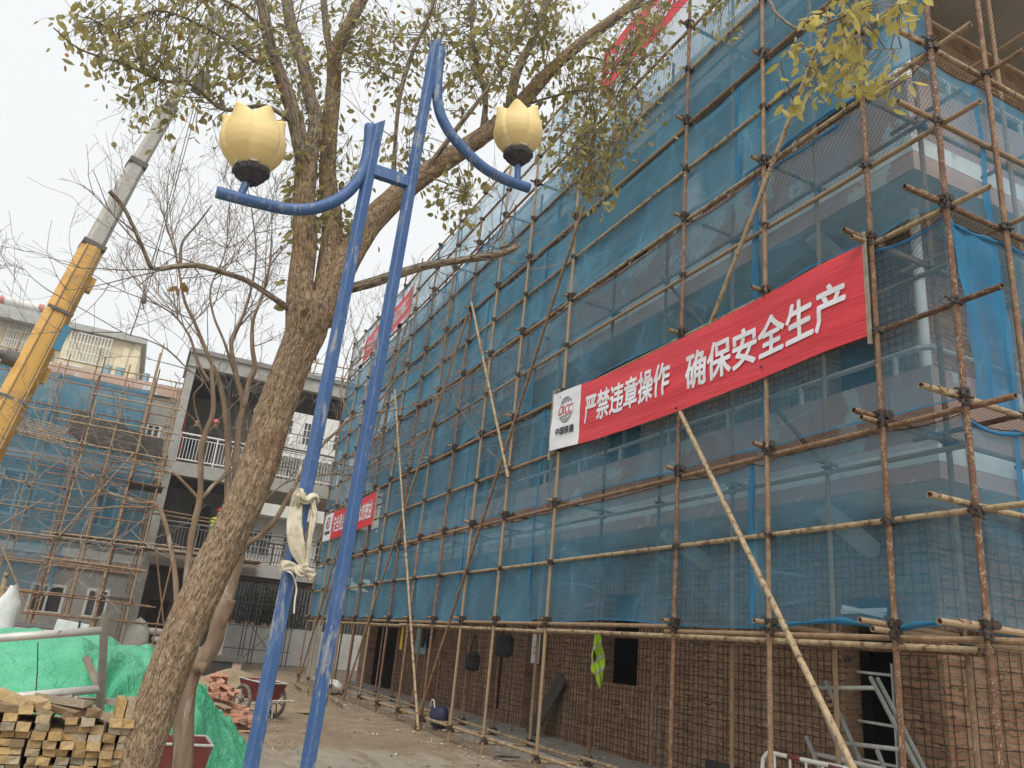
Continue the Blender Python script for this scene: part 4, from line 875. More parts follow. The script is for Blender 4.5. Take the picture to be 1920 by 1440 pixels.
cloud([(200, 460, -40, 110, 28), (280, 440, 40, 140, 18), (150, 300, 30, 110, 9), (210, 330, 90, 130, 8), (240, 300, 165, 200, 4), (300, 340, 170, 205, 5), (370, 420, 170, 230, 5), (420, 560, -20, 160, 24), (120, 180, 25, 80, 4)], lf, 0.057, None, 4.4, 5.2)
cloud([(545, 660, 190, 430, 30), (560, 650, 400, 470, 3), (480, 620, 0, 200, 16), (640, 720, 0, 130, 16), (640, 700, 40, 110, 9)], lf, 0.054, None, 4.9, 5.35)
cloud([(700, 800, 40, 150, 12), (720, 790, 190, 320, 7), (790, 960, -20, 120, 40), (850, 960, 100, 180, 14), (790, 890, 330, 400, 9), (830, 870, 150, 230, 4), (960, 1060, -20, 90, 22), (740, 860, 300, 330, 3)], lf, 0.068, None, 4.9, 5.7)
cloud([(1000, 1140, 60, 180, 26), (1140, 1260, 40, 130, 18), (1080, 1180, 170, 280, 28), (1060, 1150, 260, 340, 18), (1020, 1080, 220, 290, 6), (1110, 1150, 330, 375, 6), (1190, 1250, -20, 60, 8), (1310, 1390, -20, 50, 9), (1190, 1230, 180, 240, 3), (1060, 1120, 330, 360, 3)], lf, 0.066, None, 5.1, 5.8)
ypool = [(p, 0) for L in limbs[-3:] for p in L]
cloud([(1500, 1600, -10, 40, 12), (1590, 1700, 0, 60, 17), (1460, 1540, 70, 120, 6), (1530, 1680, 60, 130, 24), (1520, 1610, 110, 175, 14), (1600, 1680, 100, 150, 8), (1690, 1715, -10, 20, 3), (1485, 1520, 185, 200, 3), (1630, 1660, 140, 175, 3)], lfy, 0.082, ypool, 3.9, 4.6, (5, 8), 0.03, 0.62)
for _ in range(70):          # leafy creeper on the upper stems
    q = rt.choice(limbs[0] + limbs[3][6:40]); a = rt.uniform(0, 2 * pi)
    leaf(lf, q + Vector((cos(a) * .1, sin(a) * .1, rt.uniform(-.05, .05))), (cos(a), sin(a), rt.uniform(-1.4, -.2)), 0.085, rt.uniform(.1, .7), rt)
tw.build('twigs', M['twig'], tree); lf.build('crown', M['leaf'], tree); lfy.build('yellow_spray', M['leaf_y'], tree, False, 'spray of yellowing leaves hanging in front of the netted corner')
# fine bare side shoots of the tree
fs = MB()
def shoot(mb, p, d, L, r, depth, rg, bend=0.5, kids=(2, 4), up=0.15, rmin=0.0012, sides=4):
    pts = [p]; n = 5; d = Vector(d).normalized(); side = Vector((rg.gauss(0, 1), rg.gauss(0, 1), rg.gauss(0, 1)))
    for i in range(n):
        d = (d + side * (bend * 0.14) * rg.uniform(0.3, 1.2) + Vector((rg.gauss(0, .1), rg.gauss(0, .1), rg.gauss(0, .1) + up * 0.3))).normalized()
        if rg.random() < .3: side = -side
        pts.append(pts[-1] + d * L / n)
    mb.tube(pts, [max(rmin, r * (1 - .6 * i / n)) for i in range(n + 1)], sides if r > 0.004 else 3, False)
    if depth:
        for _ in range(rg.randint(*kids)):
            i = rg.randint(1, n); dd = (pts[i] - pts[i - 1]).normalized()
            ax = Vector((rg.gauss(0, 1), rg.gauss(0, 1), rg.gauss(0, 1))); ax = (ax - dd * ax.dot(dd)).normalized()
            an = rg.uniform(0.4, 0.95); shoot(mb, pts[i], dd * cos(an) + ax * sin(an), L * rg.uniform(.45, .75), max(rmin, r * .55), depth - 1, rg, bend, kids, up, rmin, sides)
for i, L in enumerate(limbs[1:11]):
    for _ in range(6 if len(L) > 40 else 3):
        k = rt.randint(len(L) // 4, len(L) - 2); d = (L[k + 1] - L[k]).normalized(); shoot(fs, L[k], d + Vector((rt.gauss(0, .8), rt.gauss(0, .8), rt.gauss(0, .5))), rt.uniform(.3, .7), 0.005, 2, rt, 0.8)
fs.build('bare_twigs', M['twig'], tree)

# ---------------------------------------------------------------- bare many-stemmed tree behind it
rb = random.Random(5)
bt = thing('bare_tree', 'leafless smooth-barked tree of several crooked stems just behind the leaning tree', 'tree', (0.64, 6.45, GZ))
bb = hd(333, 1520, 6.45); bb.z = GZ - .04
P = spline([bb] + hp([(342, 1440, 6.45), (347, 1330, 6.45), (362, 1258, 6.42), (398, 1212, 6.4), (412, 1165, 6.4), (430, 1100, 6.45), (447, 1040, 6.5)]), 10); n = len(P)
c = MB(); c.tube(P, [0.069 + 0.02 * max(0, 1 - i / (n * .12)) - 0.018 * i / n + 0.016 * exp(-((i / n - .46) / .05) ** 2) for i in range(n)], 28, True, 0, lambda a, L, r: 0.007 * nz(cos(a) * 2, sin(a) * 2, L * 3) + .004 * nz(cos(a) * 6, sin(a) * 6, L * 1.5)); btr = c.build('trunk', M['smooth_bark'], bt, True)
bl = []
def blimb(pts, r0, r1, name='stem', sides=14):
    r0 *= .78; r1 *= .8
    P = spline(hp(pts), 8); k = len(P); c = MB()
    c.tube(P, [r0 + (r1 - r0) * i / (k - 1) for i in range(k)], sides, True, 0, (lambda a, L, r: r * 0.14 * nz(cos(a) * 1.5, sin(a) * 1.5, L * 5)) if r0 > .012 else None); c.build(name, M['smooth_bark'], bt, True); bl.append(P); return P
blimb([(405, 1190, 6.4), (422, 1155, 6.35), (434, 1125, 6.32)], 0.05, 0.042, 'cut_stub')
c = MB(); c.tube([hd(370, 1255, 6.36), hd(382, 1250, 6.33), hd(378, 1262, 6.32)], [0.05, 0.035, 0.01], 10); c.build('knot', M['smooth_bark'], btr, True)
blimb([(330, 1400, 6.5), (332, 1220, 6.52), (331, 1125, 6.55), (326, 1060, 6.6), (311, 985, 6.6), (293, 946, 6.62), (262, 942, 6.6), (222, 930, 6.6), (195, 918, 6.6), (172, 890, 6.6)], 0.03, 0.009)
blimb([(293, 948, 6.62), (275, 952, 6.5), (220, 950, 6.4), (162, 955, 6.4), (155, 930, 6.4)], 0.012, 0.005)
blimb([(350, 1250, 6.5), (348, 1120, 6.55), (357, 1025, 6.6), (366, 975, 6.6), (375, 930, 6.6), (377, 850, 6.6), (386, 810, 6.6), (397, 782, 6.6), (400, 752, 6.6), (396, 690, 6.62)], 0.036, 0.022)
blimb([(373, 935, 6.6), (350, 910, 6.6), (323, 886, 6.6), (290, 882, 6.6), (255, 865, 6.65), (215, 868, 6.7)], 0.016, 0.005)
blimb([(378, 935, 6.6), (400, 910, 6.6), (425, 888, 6.65), (432, 860, 6.7)], 0.02, 0.014)
blimb([(381, 815, 6.6), (368, 775, 6.55), (364, 740, 6.5), (380, 716, 6.5), (350, 690, 6.5), (312, 655, 6.5), (270, 635, 6.5), (235, 625, 6.5), (190, 600, 6.5), (120, 560, 6.5)], 0.009, 0.004)
blimb([(392, 715, 6.6), (372, 680, 6.6), (355, 630, 6.6), (325, 590, 6.6), (280, 560, 6.6), (250, 520, 6.6)], 0.016, 0.005)
blimb([(425, 1000, 6.6), (427, 880, 6.7), (425, 800, 6.7), (412, 720, 6.7), (385, 655, 6.7), (365, 605, 6.7), (345, 560, 6.7), (330, 480, 6.7), (305, 400, 6.7)], 0.034, 0.007)
blimb([(436, 1000, 6.6), (444, 850, 6.75), (450, 790, 6.75), (455, 755, 6.75), (440, 690, 6.8), (434, 640, 6.8), (452, 600, 6.8), (470, 545, 6.8), (480, 470, 6.8), (470, 380, 6.8)], 0.04, 0.007)
blimb([(456, 765, 6.75), (468, 715, 6.7), (478, 690, 6.7), (473, 650, 6.7), (475, 600, 6.7), (490, 560, 6.7), (505, 500, 6.7), (510, 430, 6.7)], 0.034, 0.008)
blimb([(440, 700, 6.8), (420, 640, 6.7), (400, 590, 6.7), (395, 540, 6.7), (420, 480, 6.7), (430, 420, 6.7)], 0.016, 0.005)
blimb([(450, 1045, 6.5), (462, 1022, 6.45), (490, 1003, 6.4), (516, 975, 6.35), (536, 940, 6.35), (552, 912, 6.4), (570, 880, 6.5), (603, 836, 6.6), (632, 808, 6.7), (657, 785, 6.8), (690, 774, 6.9)], 0.028, 0.012)
blimb([(690, 774, 6.9), (720, 740, 7), (745, 700, 7.1), (760, 660, 7.2)], 0.012, 0.004); blimb([(660, 784, 6.8), (640, 740, 6.9), (650, 700, 7.0), (690, 640, 7.1)], 0.012, 0.004)
blimb([(690, 774, 6.9), (760, 765, 6.9), (820, 740, 6.9), (870, 690, 6.9)], 0.010, 0.003); blimb([(470, 970, 6.5), (510, 925, 6.5), (550, 900, 6.5), (620, 890, 6.5), (700, 895, 6.5)], 0.010, 0.004)
bf = MB()
for i, L in enumerate(bl[1:]):
    for _ in range(8 if i in (6, 7, 8, 9, 10, 13, 14) else 4):
        k = rb.randint(int(len(L) * .4), len(L) - 2); d = (L[k + 1] - L[k]).normalized()
        shoot(bf, L[k], d + Vector((rb.gauss(0, .7), rb.gauss(0, .5), rb.gauss(0.1, .5))), rb.uniform(.35, .85), 0.0052, 3, rb, 0.7, (2, 4), 0.25, 0.0016)
for L in bl[5:13]: shoot(bf, L[-1], (L[-1] - L[-2]), rb.uniform(.3, .6), 0.005, 3, rb, 0.5, (3, 4), 0.35, 0.0016)
bf.build('twigs', M['twig_pale'], bt)
dl = MB()
for u, v in ((332, 538), (345, 533)): 
    for _ in range(3): leaf(dl, hd(u, v, 6.6) + Vector((rb.gauss(0, .02), 0, rb.gauss(0, .02))), (rb.uniform(-1, 1), rb.uniform(-1, 1), -.6), .09, .99, rb)
dl.build('withered_leaves', M['leaf'], bt)
# ---------------------------------------------------------------- mobile crane
crane = thing('mobile_crane', 'yellow and grey telescopic crane boom rising from the left with its hook hanging free', 'crane', (-3.2, 14.2, GZ))
HB = 13.9
def bp(u, v): return hd(u, v, HB)
def boom(name, a, b, wa, wb, mat, label=None, groove=True):
    a = Vector(a); b = Vector(b); d = (b - a).normalized(); sx = Vector((1, 0.25, 0)); sx = (sx - d * sx.dot(d)).normalized(); sy = d.cross(sx)
    c = MB(); prof = [(-.5, -.34), (-.5, .5), (-.36, .62), (.36, .62), (.5, .5), (.5, -.34), (.3, -.62), (-.3, -.62)]
    for P, w in ((a, wa), (b, wb)):
        for x, y in prof: c.v.append(tuple(P + sx * x * w + sy * y * w))
    for k in range(8): c.face([k, (k + 1) % 8, 8 + (k + 1) % 8, 8 + k])
    c.face(list(range(8))[::-1]); c.face(list(range(8, 16)))
    o = c.build(name, mat, crane)
    if label: o['label'] = label
    return sx, sy, d, o
def collar(P, sx, sy, d, w, mat, name, L=0.12):
    c = MB(); R = Matrix((sx, d, sy)).transposed(); c.box(P, (w * 1.1, L, w * 1.34), R); return c.build(name, mat, crane)
A0 = bp(-70, 905) ; A0 = bp(170, 465) + (bp(30, 735) - bp(170, 465)) * 2.3
pts = [A0, bp(173, 465), bp(256, 311), bp(318, 205), bp(402, 20)]
W = [0.52, 0.35, 0.285, 0.235, 0.2]
sx, sy, d, y1 = boom('boom_section', pts[0], pts[1], W[0], W[1], M['crane_yellow'], 'yellow lowest boom section')
boom('boom_section', pts[1] - d * .2, pts[2], .305, .27, M['crane_grey'], 'grey middle boom section'); boom('boom_section', pts[2] - d * .2, pts[3], .25, .23, M['crane_grey'], 'grey upper boom section'); boom('boom_section', pts[3] - d * .2, pts[4], .19, .17, M['crane_grey'], 'thin grey top boom section')
collar(pts[1], sx, sy, d, .335, M['crane_dark'], 'boom_collar', .08); collar(pts[2], sx, sy, d, .275, M['crane_dark'], 'boom_collar', .1); collar(pts[3], sx, sy, d, .22, M['crane_dark'], 'boom_collar', .08)
R = Matrix((sx, d, sy)).transposed()
for t, w in ((0.62, .38), (0.16, .41)): c = MB(); c.box(pts[1] + (pts[0] - pts[1]) * (1 - t) * 0.55 - sy * 0.255, (w, .05, .03), R); c.build('boom_strip', M['crane_dark'], y1)
for o_, mt in ((-.24, 'crane_dark'), (.05, 'crane_yellow'), (.22, 'crane_dark')):
    c = MB(); c.beam(pts[0] + sx * o_ * W[0] - sy * W[0] * .622, pts[1] + sx * o_ * W[1] - sy * W[1] * .622, .012 if mt == 'crane_dark' else .06, .012, 0, -sy); c.build('boom_rib', M[mt], y1)
for t, x_, w in ((.62, .19, .16), (2.3, .2, .14), (4.2, .22, .18)): c = MB(); c.box(pts[1] - d * t + sx * x_, (.16, .25, w), R); c.build('hose_bracket', M['crane_yellow'], y1)
c = MB(); c.box(bp(116, 634) * .968, (.04, .42, .11), Matrix((sy, d, sx)).transposed()); pt_ = c.build('blue_plate', M['sign_blue'], y1)
c = MB(); P0 = bp(36, 678); c.tube([P0 - sx * .22, P0 + sx * .12], .13, 16); c.tube([P0 - sx * .3, P0 - sx * .22], .07, 10); c.build('boom_lamp', M['crane_dark'], crane)
c = MB(); s0 = bp(368, 150); c.box(s0 + sx * .1, (.22, .45, .16), R); c.build('sheave_block', M['crane_dark'], crane)
head = pts[4]; hk = bp(257, 560); hk.x, hk.y = hk.x, hk.y
cb = MB(); tip = head + sx * .12
hookp = Vector((tip.x, tip.y, hk.z))
for o_ in (-.03, .03): cb.tube([tip + Vector((o_, 0, 0)), hookp + Vector((o_ * .6, 0, .16))], .008, 5, False)
for k in range(3): cb.tube([s0 + sx * (.08 + .05 * k), head + sx * (.05 + .03 * k)], .007, 4, False)
cb.build('hoist_cable', M['crane_dark'], crane)
c = MB(); c.lathe(hookp, [(.02, .34), (.045, .3), (.05, .16), (.085, .12), (.1, .0), (.085, -.08), (.03, -.1)], 12); c.tube(spline([hookp + Vector(q) for q in ((0, 0, -.08), (0, 0, -.16), (.05, 0, -.2), (.06, 0, -.27), (0, 0, -.31), (-.06, 0, -.27))], 5), .018, 8); c.v = [tuple(hookp + (Vector(q) - hookp) * .5) for q in c.v]; c.build('hook', M['crane_dark'], crane)
c = MB()
c.bx(-9.6, -0.62, 13.9, 16.3, -0.42, -0.30); c.bx(-9.4, -0.9, 14.1, 16.1, -.95, -.425); c.build('chassis', M['crane_dark'], crane)
for i in range(14):
    c = MB(); c.bx(-3.4 + .2 * i, -3.4 + .2 * i + .198, 13.885, 13.898, -.40, -.33); c.build('reflective_tape', M['rwtape_r' if i % 2 else 'rwtape_w'], crane)
c = MB(); c.bx(-5.2, -2.7, 14.0, 16.2, -.298, 1.1); c.build('turntable_cab', M['crane_yellow'], crane)
for x in (-1.7, -3.1, -6.4, -7.8):
    c = MB(); c.tube([(x, 13.95, GZ + .5), (x, 14.35, GZ + .5)], .5, 24); t_ = c.build('wheel', M['tyre'], crane); c = MB(); c.tube([(x, 13.93, GZ + .5), (x, 14.0, GZ + .5)], .26, 16); c.build('rim', M['crane_dark'], t_)
    c = MB(); c.tube([(x, 15.85, GZ + .5), (x, 16.25, GZ + .5)], .5, 24); c.build('wheel', M['tyre'], crane)

# ---------------------------------------------------------------- left school wing
LWY = 32.5
lb = thing('left_school_building', 'netted school wing with pink cornice beyond the crane on the left', 'building', (-7, LWY, GZ))
lh = [(-3.05, -1.95, -.25, .75), (-1.3, -.55, -.25, .75), (-5.6, -4.4, -.25, .75), (-1.95, -1.05, 2.9, 4.5), (-4.9, -3.7, 2.9, 4.5), (-2.2, -1.25, 5.5, 7.2), (-.75, -.2, 5.9, 7.0), (-5.2, -4.0, 5.9, 7.2)]
m = MB(); wall(m, 'Y', LWY, LWY + .25, -16, 0.35, GZ - .1, 8.6, lh); m.build('wall', M['grey_render'], lb)
m = MB(); m.bx(-16, .3, LWY + .26, 42, 8.45, 8.6); m.bx(-16, .3, 41.7, 42, GZ, 8.44); m.bx(.06, .3, LWY + .26, 41.6, GZ, 8.44); m.bx(-16, .05, LWY + 3.0, LWY + 3.2, GZ, 8.44); m.build('roof', M['roofdeck'], lb)
m = MB(); m.bx(-16, .36, LWY - .12, LWY - .003, 8.12, 8.56); m.bx(-16, .36, LWY - .1, LWY - .003, 1.35, 1.72); m.build('pink_band', M['pink'], lb)
m = MB(); m.bx(-16, .36, LWY - .14, LWY - .003, 1.722, 2.02); m.bx(-16, .36, LWY - .1, LWY - .003, 4.85, 5.2); m.build('white_band', M['white_band'], lb)
for a, b, c_, d_ in lh:
    m = MB(); m.bx(a, a + .09, LWY - .03, LWY + .1, c_, d_); m.bx(b - .09, b, LWY - .03, LWY + .1, c_, d_); m.bx(a + .09, b - .09, LWY - .03, LWY + .1, d_ - .09, d_); m.bx(a + .09, b - .09, LWY - .03, LWY + .1, c_, c_ + .08); m.bx((a + b) / 2 - .04, (a + b) / 2 + .04, LWY, LWY + .1, c_ + .08, d_ - .09)
    fr = m.build('window', M['white_rail'], lb); m = MB(); m.bx(a, b, LWY + .12, LWY + .14, c_, d_); m.build('pane', M['glass'], fr)
for i, (x, w) in enumerate(((-5.2, .4), (-4.6, .36), (-2.6, .3), (-2.15, .34), (-1.2, .26))):
    m = MB(); m.lathe((x, LWY + .5, 8.6), [(w * .42, 0), (w * .5, .38), (w * .52, .42)], 14)
    solo(m, 'plastic_tub', M['crate_blue'], f'pale blue tub on the left roof edge, {ORD[i]} from the left', 'tub', (x, LWY + .5, 8.6), False, 'tubs on the left roof')
# its scaffold
ls = thing('scaffold', 'weathered tube scaffold standing before the left school wing and corridor end', 'scaffold', (-3, 30.6, GZ))
lr = random.Random(21)
def lp2(name, p, q, mat=None, r=.027): cpart(name, p, q, r, mat or (M['tube'] if lr.random() < .78 else M['tan']), ls, None, 6, False)
lx = [-8.2, -6.7, -5.3, -3.9, -2.75, -1.75, -.85, -.05]
for i, x in enumerate(lx):
    lp2('upright', (x, 30.7, GZ), (x + lr.uniform(-.03, .03), 30.7, [8.9, 8.7, 9.0, 8.2, 9.0, 8.6, 9.3, 8.3][i])); lp2('upright', (x + .1, 31.7, GZ), (x + .1, 31.7, 8.5 + lr.uniform(-.4, .5)))
for z in (-1.3, .4, 1.35, 2.15, 3.05, 3.9, 4.8, 5.7, 6.6, 7.5, 8.25):
    lp2('ledger', (-8.6, 30.66, z + lr.uniform(-.05, .05)), (.3 + lr.uniform(-.2, .4), 30.66, z + lr.uniform(-.05, .05)))
    if lr.random() < .75: lp2('ledger', (-8.6, 31.66, z), (.2, 31.66, z))
for z in (.35, 2.1, 3.85, 5.6):
    for x in lx: lp2('transom', (x + .05, 30.3, z), (x + .05, 32.1, z))
lp2('brace', (-8.0, 30.6, -1.5), (-3.2, 30.6, 3.4)); lp2('brace', (-4.4, 30.55, 2.3), (-1.9, 30.55, -1.5)); lp2('brace', (-2.8, 30.55, .4), (-1.2, 30.5, 5.8))
# stair tower in front of the corridor end
tx = [(-2.4, 28.2), (-1.55, 28.2), (-.75, 28.2), (.15, 28.2), (-2.4, 29.4), (-.75, 29.4), (.15, 29.4), (1.05, 28.2), (2.3, 29.4)]
for i, (x, y) in enumerate(tx): lp2('upright', (x, y, GZ), (x + lr.uniform(-.04, .04), y, [7.3, 6.2, 8.9, 7.4, 6.8, 7.9, 7.8, 2.3, 1.9][i]))
for z, xa, xb in ((-.2, -2.9, 1.6), (.35, -3.3, .9), (1.4, -2.6, .4), (2.05, -4.2, 4.1), (2.2, -2.8, 3.0), (3.3, -.8, 3.2), (4.1, -3.4, .4), (5.0, -3.2, .5), (5.9, -3.6, .4), (6.7, -2.5, .3)):
    lp2('ledger', (xa, 28.15, z + lr.uniform(-.06, .06)), (xb, 28.15, z + lr.uniform(-.1, .1)), M['tan'] if z > 4.5 or z == 2.05 else None); lp2('ledger', (xa + .2, 29.35, z), (xb - .1, 29.35, z - .04))
for z in (.35, 2.1, 4.1, 5.0):
    for x, y in tx[:4]: lp2('transom', (x + .05, 27.8, z + .05), (x + .05, 29.9, z + .02))
lp2('brace', (.5, 28.1, 2.1), (1.6, 28.1, -1.3)); lp2('brace', (-2.3, 28.1, 2.0), (-.8, 28.1, 5.0))
for x0, x1, y0, y1, z in ((-2.5, .2, 28.2, 29.4, 2.16), (-.8, .3, 28.2, 29.5, 4.0), (-.8, .2, 28.2, 29.5, .42), (.2, 4.0, 29.3, 30.4, 2.1)):
    m = MB(); m.bx(x0, x1, y0, y1, z, z + .05); m.build('deck_boards', M['dark_plank'], ls)
m = MB()
for k in range(6):
    z = 5.05 + .155 * k; m.beam((-3.05, 29.9, z + .55), (.0, 29.9, z + .02), .03, .15)
m.build('hoarding_boards', M['dark_plank'], ls, False, 'dark boards along the raised loading platform')
for k in range(9): lp2('stacked_tube', (-4.6 + lr.uniform(-.2, .2), 29.8, 5.3 + .07 * k), (-3.0 + lr.uniform(-.1, .1), 29.8, 5.15 + .07 * k), M['tan'], .02)
LNET = [(-9.3, -6.6, 5.75, 8.15), (-6.55, -3.9, 5.75, 8.1), (-3.85, -.9, 5.75, 8.1), (-9.3, -6.0, 2.2, 5.6), (-5.95, -3.0, 2.2, 5.6), (-2.95, -.1, 2.2, 5.6), (-9.3, -5.8, .4, 2.1), (-5.75, -2.4, .5, 2.1)]
for i, (x0, x1, z0, z1) in enumerate(LNET):
    sd += 1
    lvl = 'top' if z0 > 5 else ('middle' if z0 > 2 else 'bottom'); ci = [k for k, q in enumerate(LNET) if q[2] == z0 or (lvl == 'bottom' and q[2] < 1)]
    make_net('safety_net', f'hazy blue net over the left school wing, {lvl} row, {ORD[ci.index(i)]} from left', 'blue nets on the left school wing', lambda s, out, x0=x0: (x0 + s, 31.9 - out), x1 - x0, z0, z1, sd, [0, 1.2, x1 - x0], 1.0, .05, dens=.42 if z0 > 5 else (.3 if z0 > 2 else .1))

# ---------------------------------------------------------------- corridor block joining the wings
cb_ = thing('corridor_building', 'grey three-storey open corridor block joining the two school wings', 'building', (.4, 30.5, GZ))
m = MB(); m.bx(.22, 6.9, 30.5, 34, 1.72, 2.18); m.bx(.22, 6.9, 30.5, 34, 4.9, 5.38); m.build('floor_slab', M['grey_render'], cb_)
m = MB(); m.bx(.18, 6.95, 30.45, 34.1, 9.0, 9.5); rfo = m.build('roof', M['grey_render'], cb_); m = MB(); m.bx(.1, 7.0, 30.35, 34.2, 9.502, 9.68); m.build('roof_edge', M['roofdeck'], rfo)
for x0 in (.2, 3.15, 6.5):
    for z0, z1 in ((GZ - .1, 1.72), (2.18, 4.9), (5.38, 9.0)):
        m = MB(); m.bx(x0, x0 + .28, 30.52, 30.85, z0, z1); m.build('column', M['grey_render'], cb_)
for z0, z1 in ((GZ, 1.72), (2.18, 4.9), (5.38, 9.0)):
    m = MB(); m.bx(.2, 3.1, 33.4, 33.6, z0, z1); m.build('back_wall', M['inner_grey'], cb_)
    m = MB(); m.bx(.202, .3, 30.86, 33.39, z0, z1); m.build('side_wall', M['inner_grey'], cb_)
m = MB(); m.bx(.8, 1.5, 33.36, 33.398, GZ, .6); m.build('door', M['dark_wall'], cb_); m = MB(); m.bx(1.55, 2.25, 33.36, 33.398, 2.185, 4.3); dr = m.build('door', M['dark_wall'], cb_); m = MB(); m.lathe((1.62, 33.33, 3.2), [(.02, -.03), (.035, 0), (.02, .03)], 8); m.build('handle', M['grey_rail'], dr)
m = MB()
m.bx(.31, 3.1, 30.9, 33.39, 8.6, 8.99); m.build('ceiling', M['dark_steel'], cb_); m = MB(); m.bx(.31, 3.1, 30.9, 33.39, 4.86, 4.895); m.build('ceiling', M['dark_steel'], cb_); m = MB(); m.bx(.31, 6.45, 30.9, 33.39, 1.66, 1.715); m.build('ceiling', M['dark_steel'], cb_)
for k in range(9): m = MB(); m.bx(3.2, 6.8, 30.9 + .28 * k, 31.0 + .28 * k, 8.78, 8.99); m.build('roof_joist', M['dark_steel'], cb_)
def railing(x0, x1, y, z, mat, parent, label=None, gap=.11):
    m = MB(); m.tube([(x0, y, z + 1.08), (x1, y, z + 1.08)], .035, 8); m.tube([(x0, y, z + .92), (x1, y, z + .92)], .018, 6); m.tube([(x0, y, z + .12), (x1, y, z + .12)], .025, 6)
    x = x0
    while x <= x1: m.tube([(x, y, z + .12), (x, y, z + .92)], .011, 5, False); x += gap
    x = x0
    while x <= x1 + .01: m.tube([(x, y, z), (x, y, z + 1.08)], .03, 6); x += (x1 - x0) / max(1, round((x1 - x0) / 1.4))
    return m.build('railing', mat, parent, False, label)
railing(.5, 3.1, 30.62, 5.38, M['white_rail'], cb_); railing(3.45, 6.45, 30.62, 5.38, M['white_rail'], cb_); railing(3.45, 6.45, 30.62, 2.18, M['grey_rail'], cb_); railing(.5, 3.1, 30.62, 2.18, M['grey_rail'], cb_)
railing(3.45, 6.45, 33.7, 5.38, M['grey_rail'], cb_); railing(3.45, 6.45, 33.7, 2.18, M['grey_rail'], cb_)
m = MB(); m.cyl((.62, 30.78, 5.4), (.5, 30.9, 7.3), .03, 6); solo(m, 'red_pole', M['redink'], 'red striped pole leaning at the left end of the upper white railing', 'pole', (.62, 30.78, 5.4))
for k in range(4):
    m = MB(); m.tube([(3.5, 30.95 + .06 * k, 6.72 - .09 * (k % 2)), (6.3, 30.95 + .06 * k, 6.66 - .1 * (k % 2))], .028, 6); solo(m, 'drying_pole', M['grey_rail'], f'dark pole stacked across the upper corridor opening, {ORD[k]} from the front', 'pole', (3.5, 30.95 + .06 * k, 6.6), False, 'dark poles across the upper corridor')
# sacks stacked under the corridor
rs = random.Random(4)
for r_ in range(5):
    for k in range(3 - (r_ > 2)):
        m = MB(); cx, cy, cz = 1.25 + .62 * k + .2 * (r_ % 2) - (.1 if r_ > 2 else 0), 29.9 + rs.uniform(-.1, .1), GZ + .13 + .23 * r_
        m.grid(lambda u, v: (cx + .33 * (abs(cos(pi * (u - .5) * 2)) ** .5) * (1 if cos(2 * pi * (u - .5)) > 0 else -1) * (sin(pi * v) ** .35), cy + .28 * sin(2 * pi * (u - .5)) * (sin(pi * v) ** .35), cz - .115 * cos(pi * v) + .015 * nz(u * 4, v * 4, k + r_)), 16, 8)
        solo(m, 'cement_sack', M['sack'], f'woven sack under the corridor, {ORD[r_]} layer up, {ORD[k]} sack from the left', 'sack', (cx, cy, GZ + .23 * r_), True, 'sacks stacked under the corridor')
m = MB(); m.grid(lambda u, v: (.55 + .42 * cos(2 * pi * u) * sin(pi * v) ** .5, 29.6 + .35 * sin(2 * pi * u) * sin(pi * v) ** .5, GZ + 1.45 * v + .06 * nz(u * 5, v * 5)), 18, 12)
solo(m, 'bulk_bag', M['sack'], 'slumped grey bulk bag leaning against the sack stack', 'sack', (.55, 29.6, GZ), True)
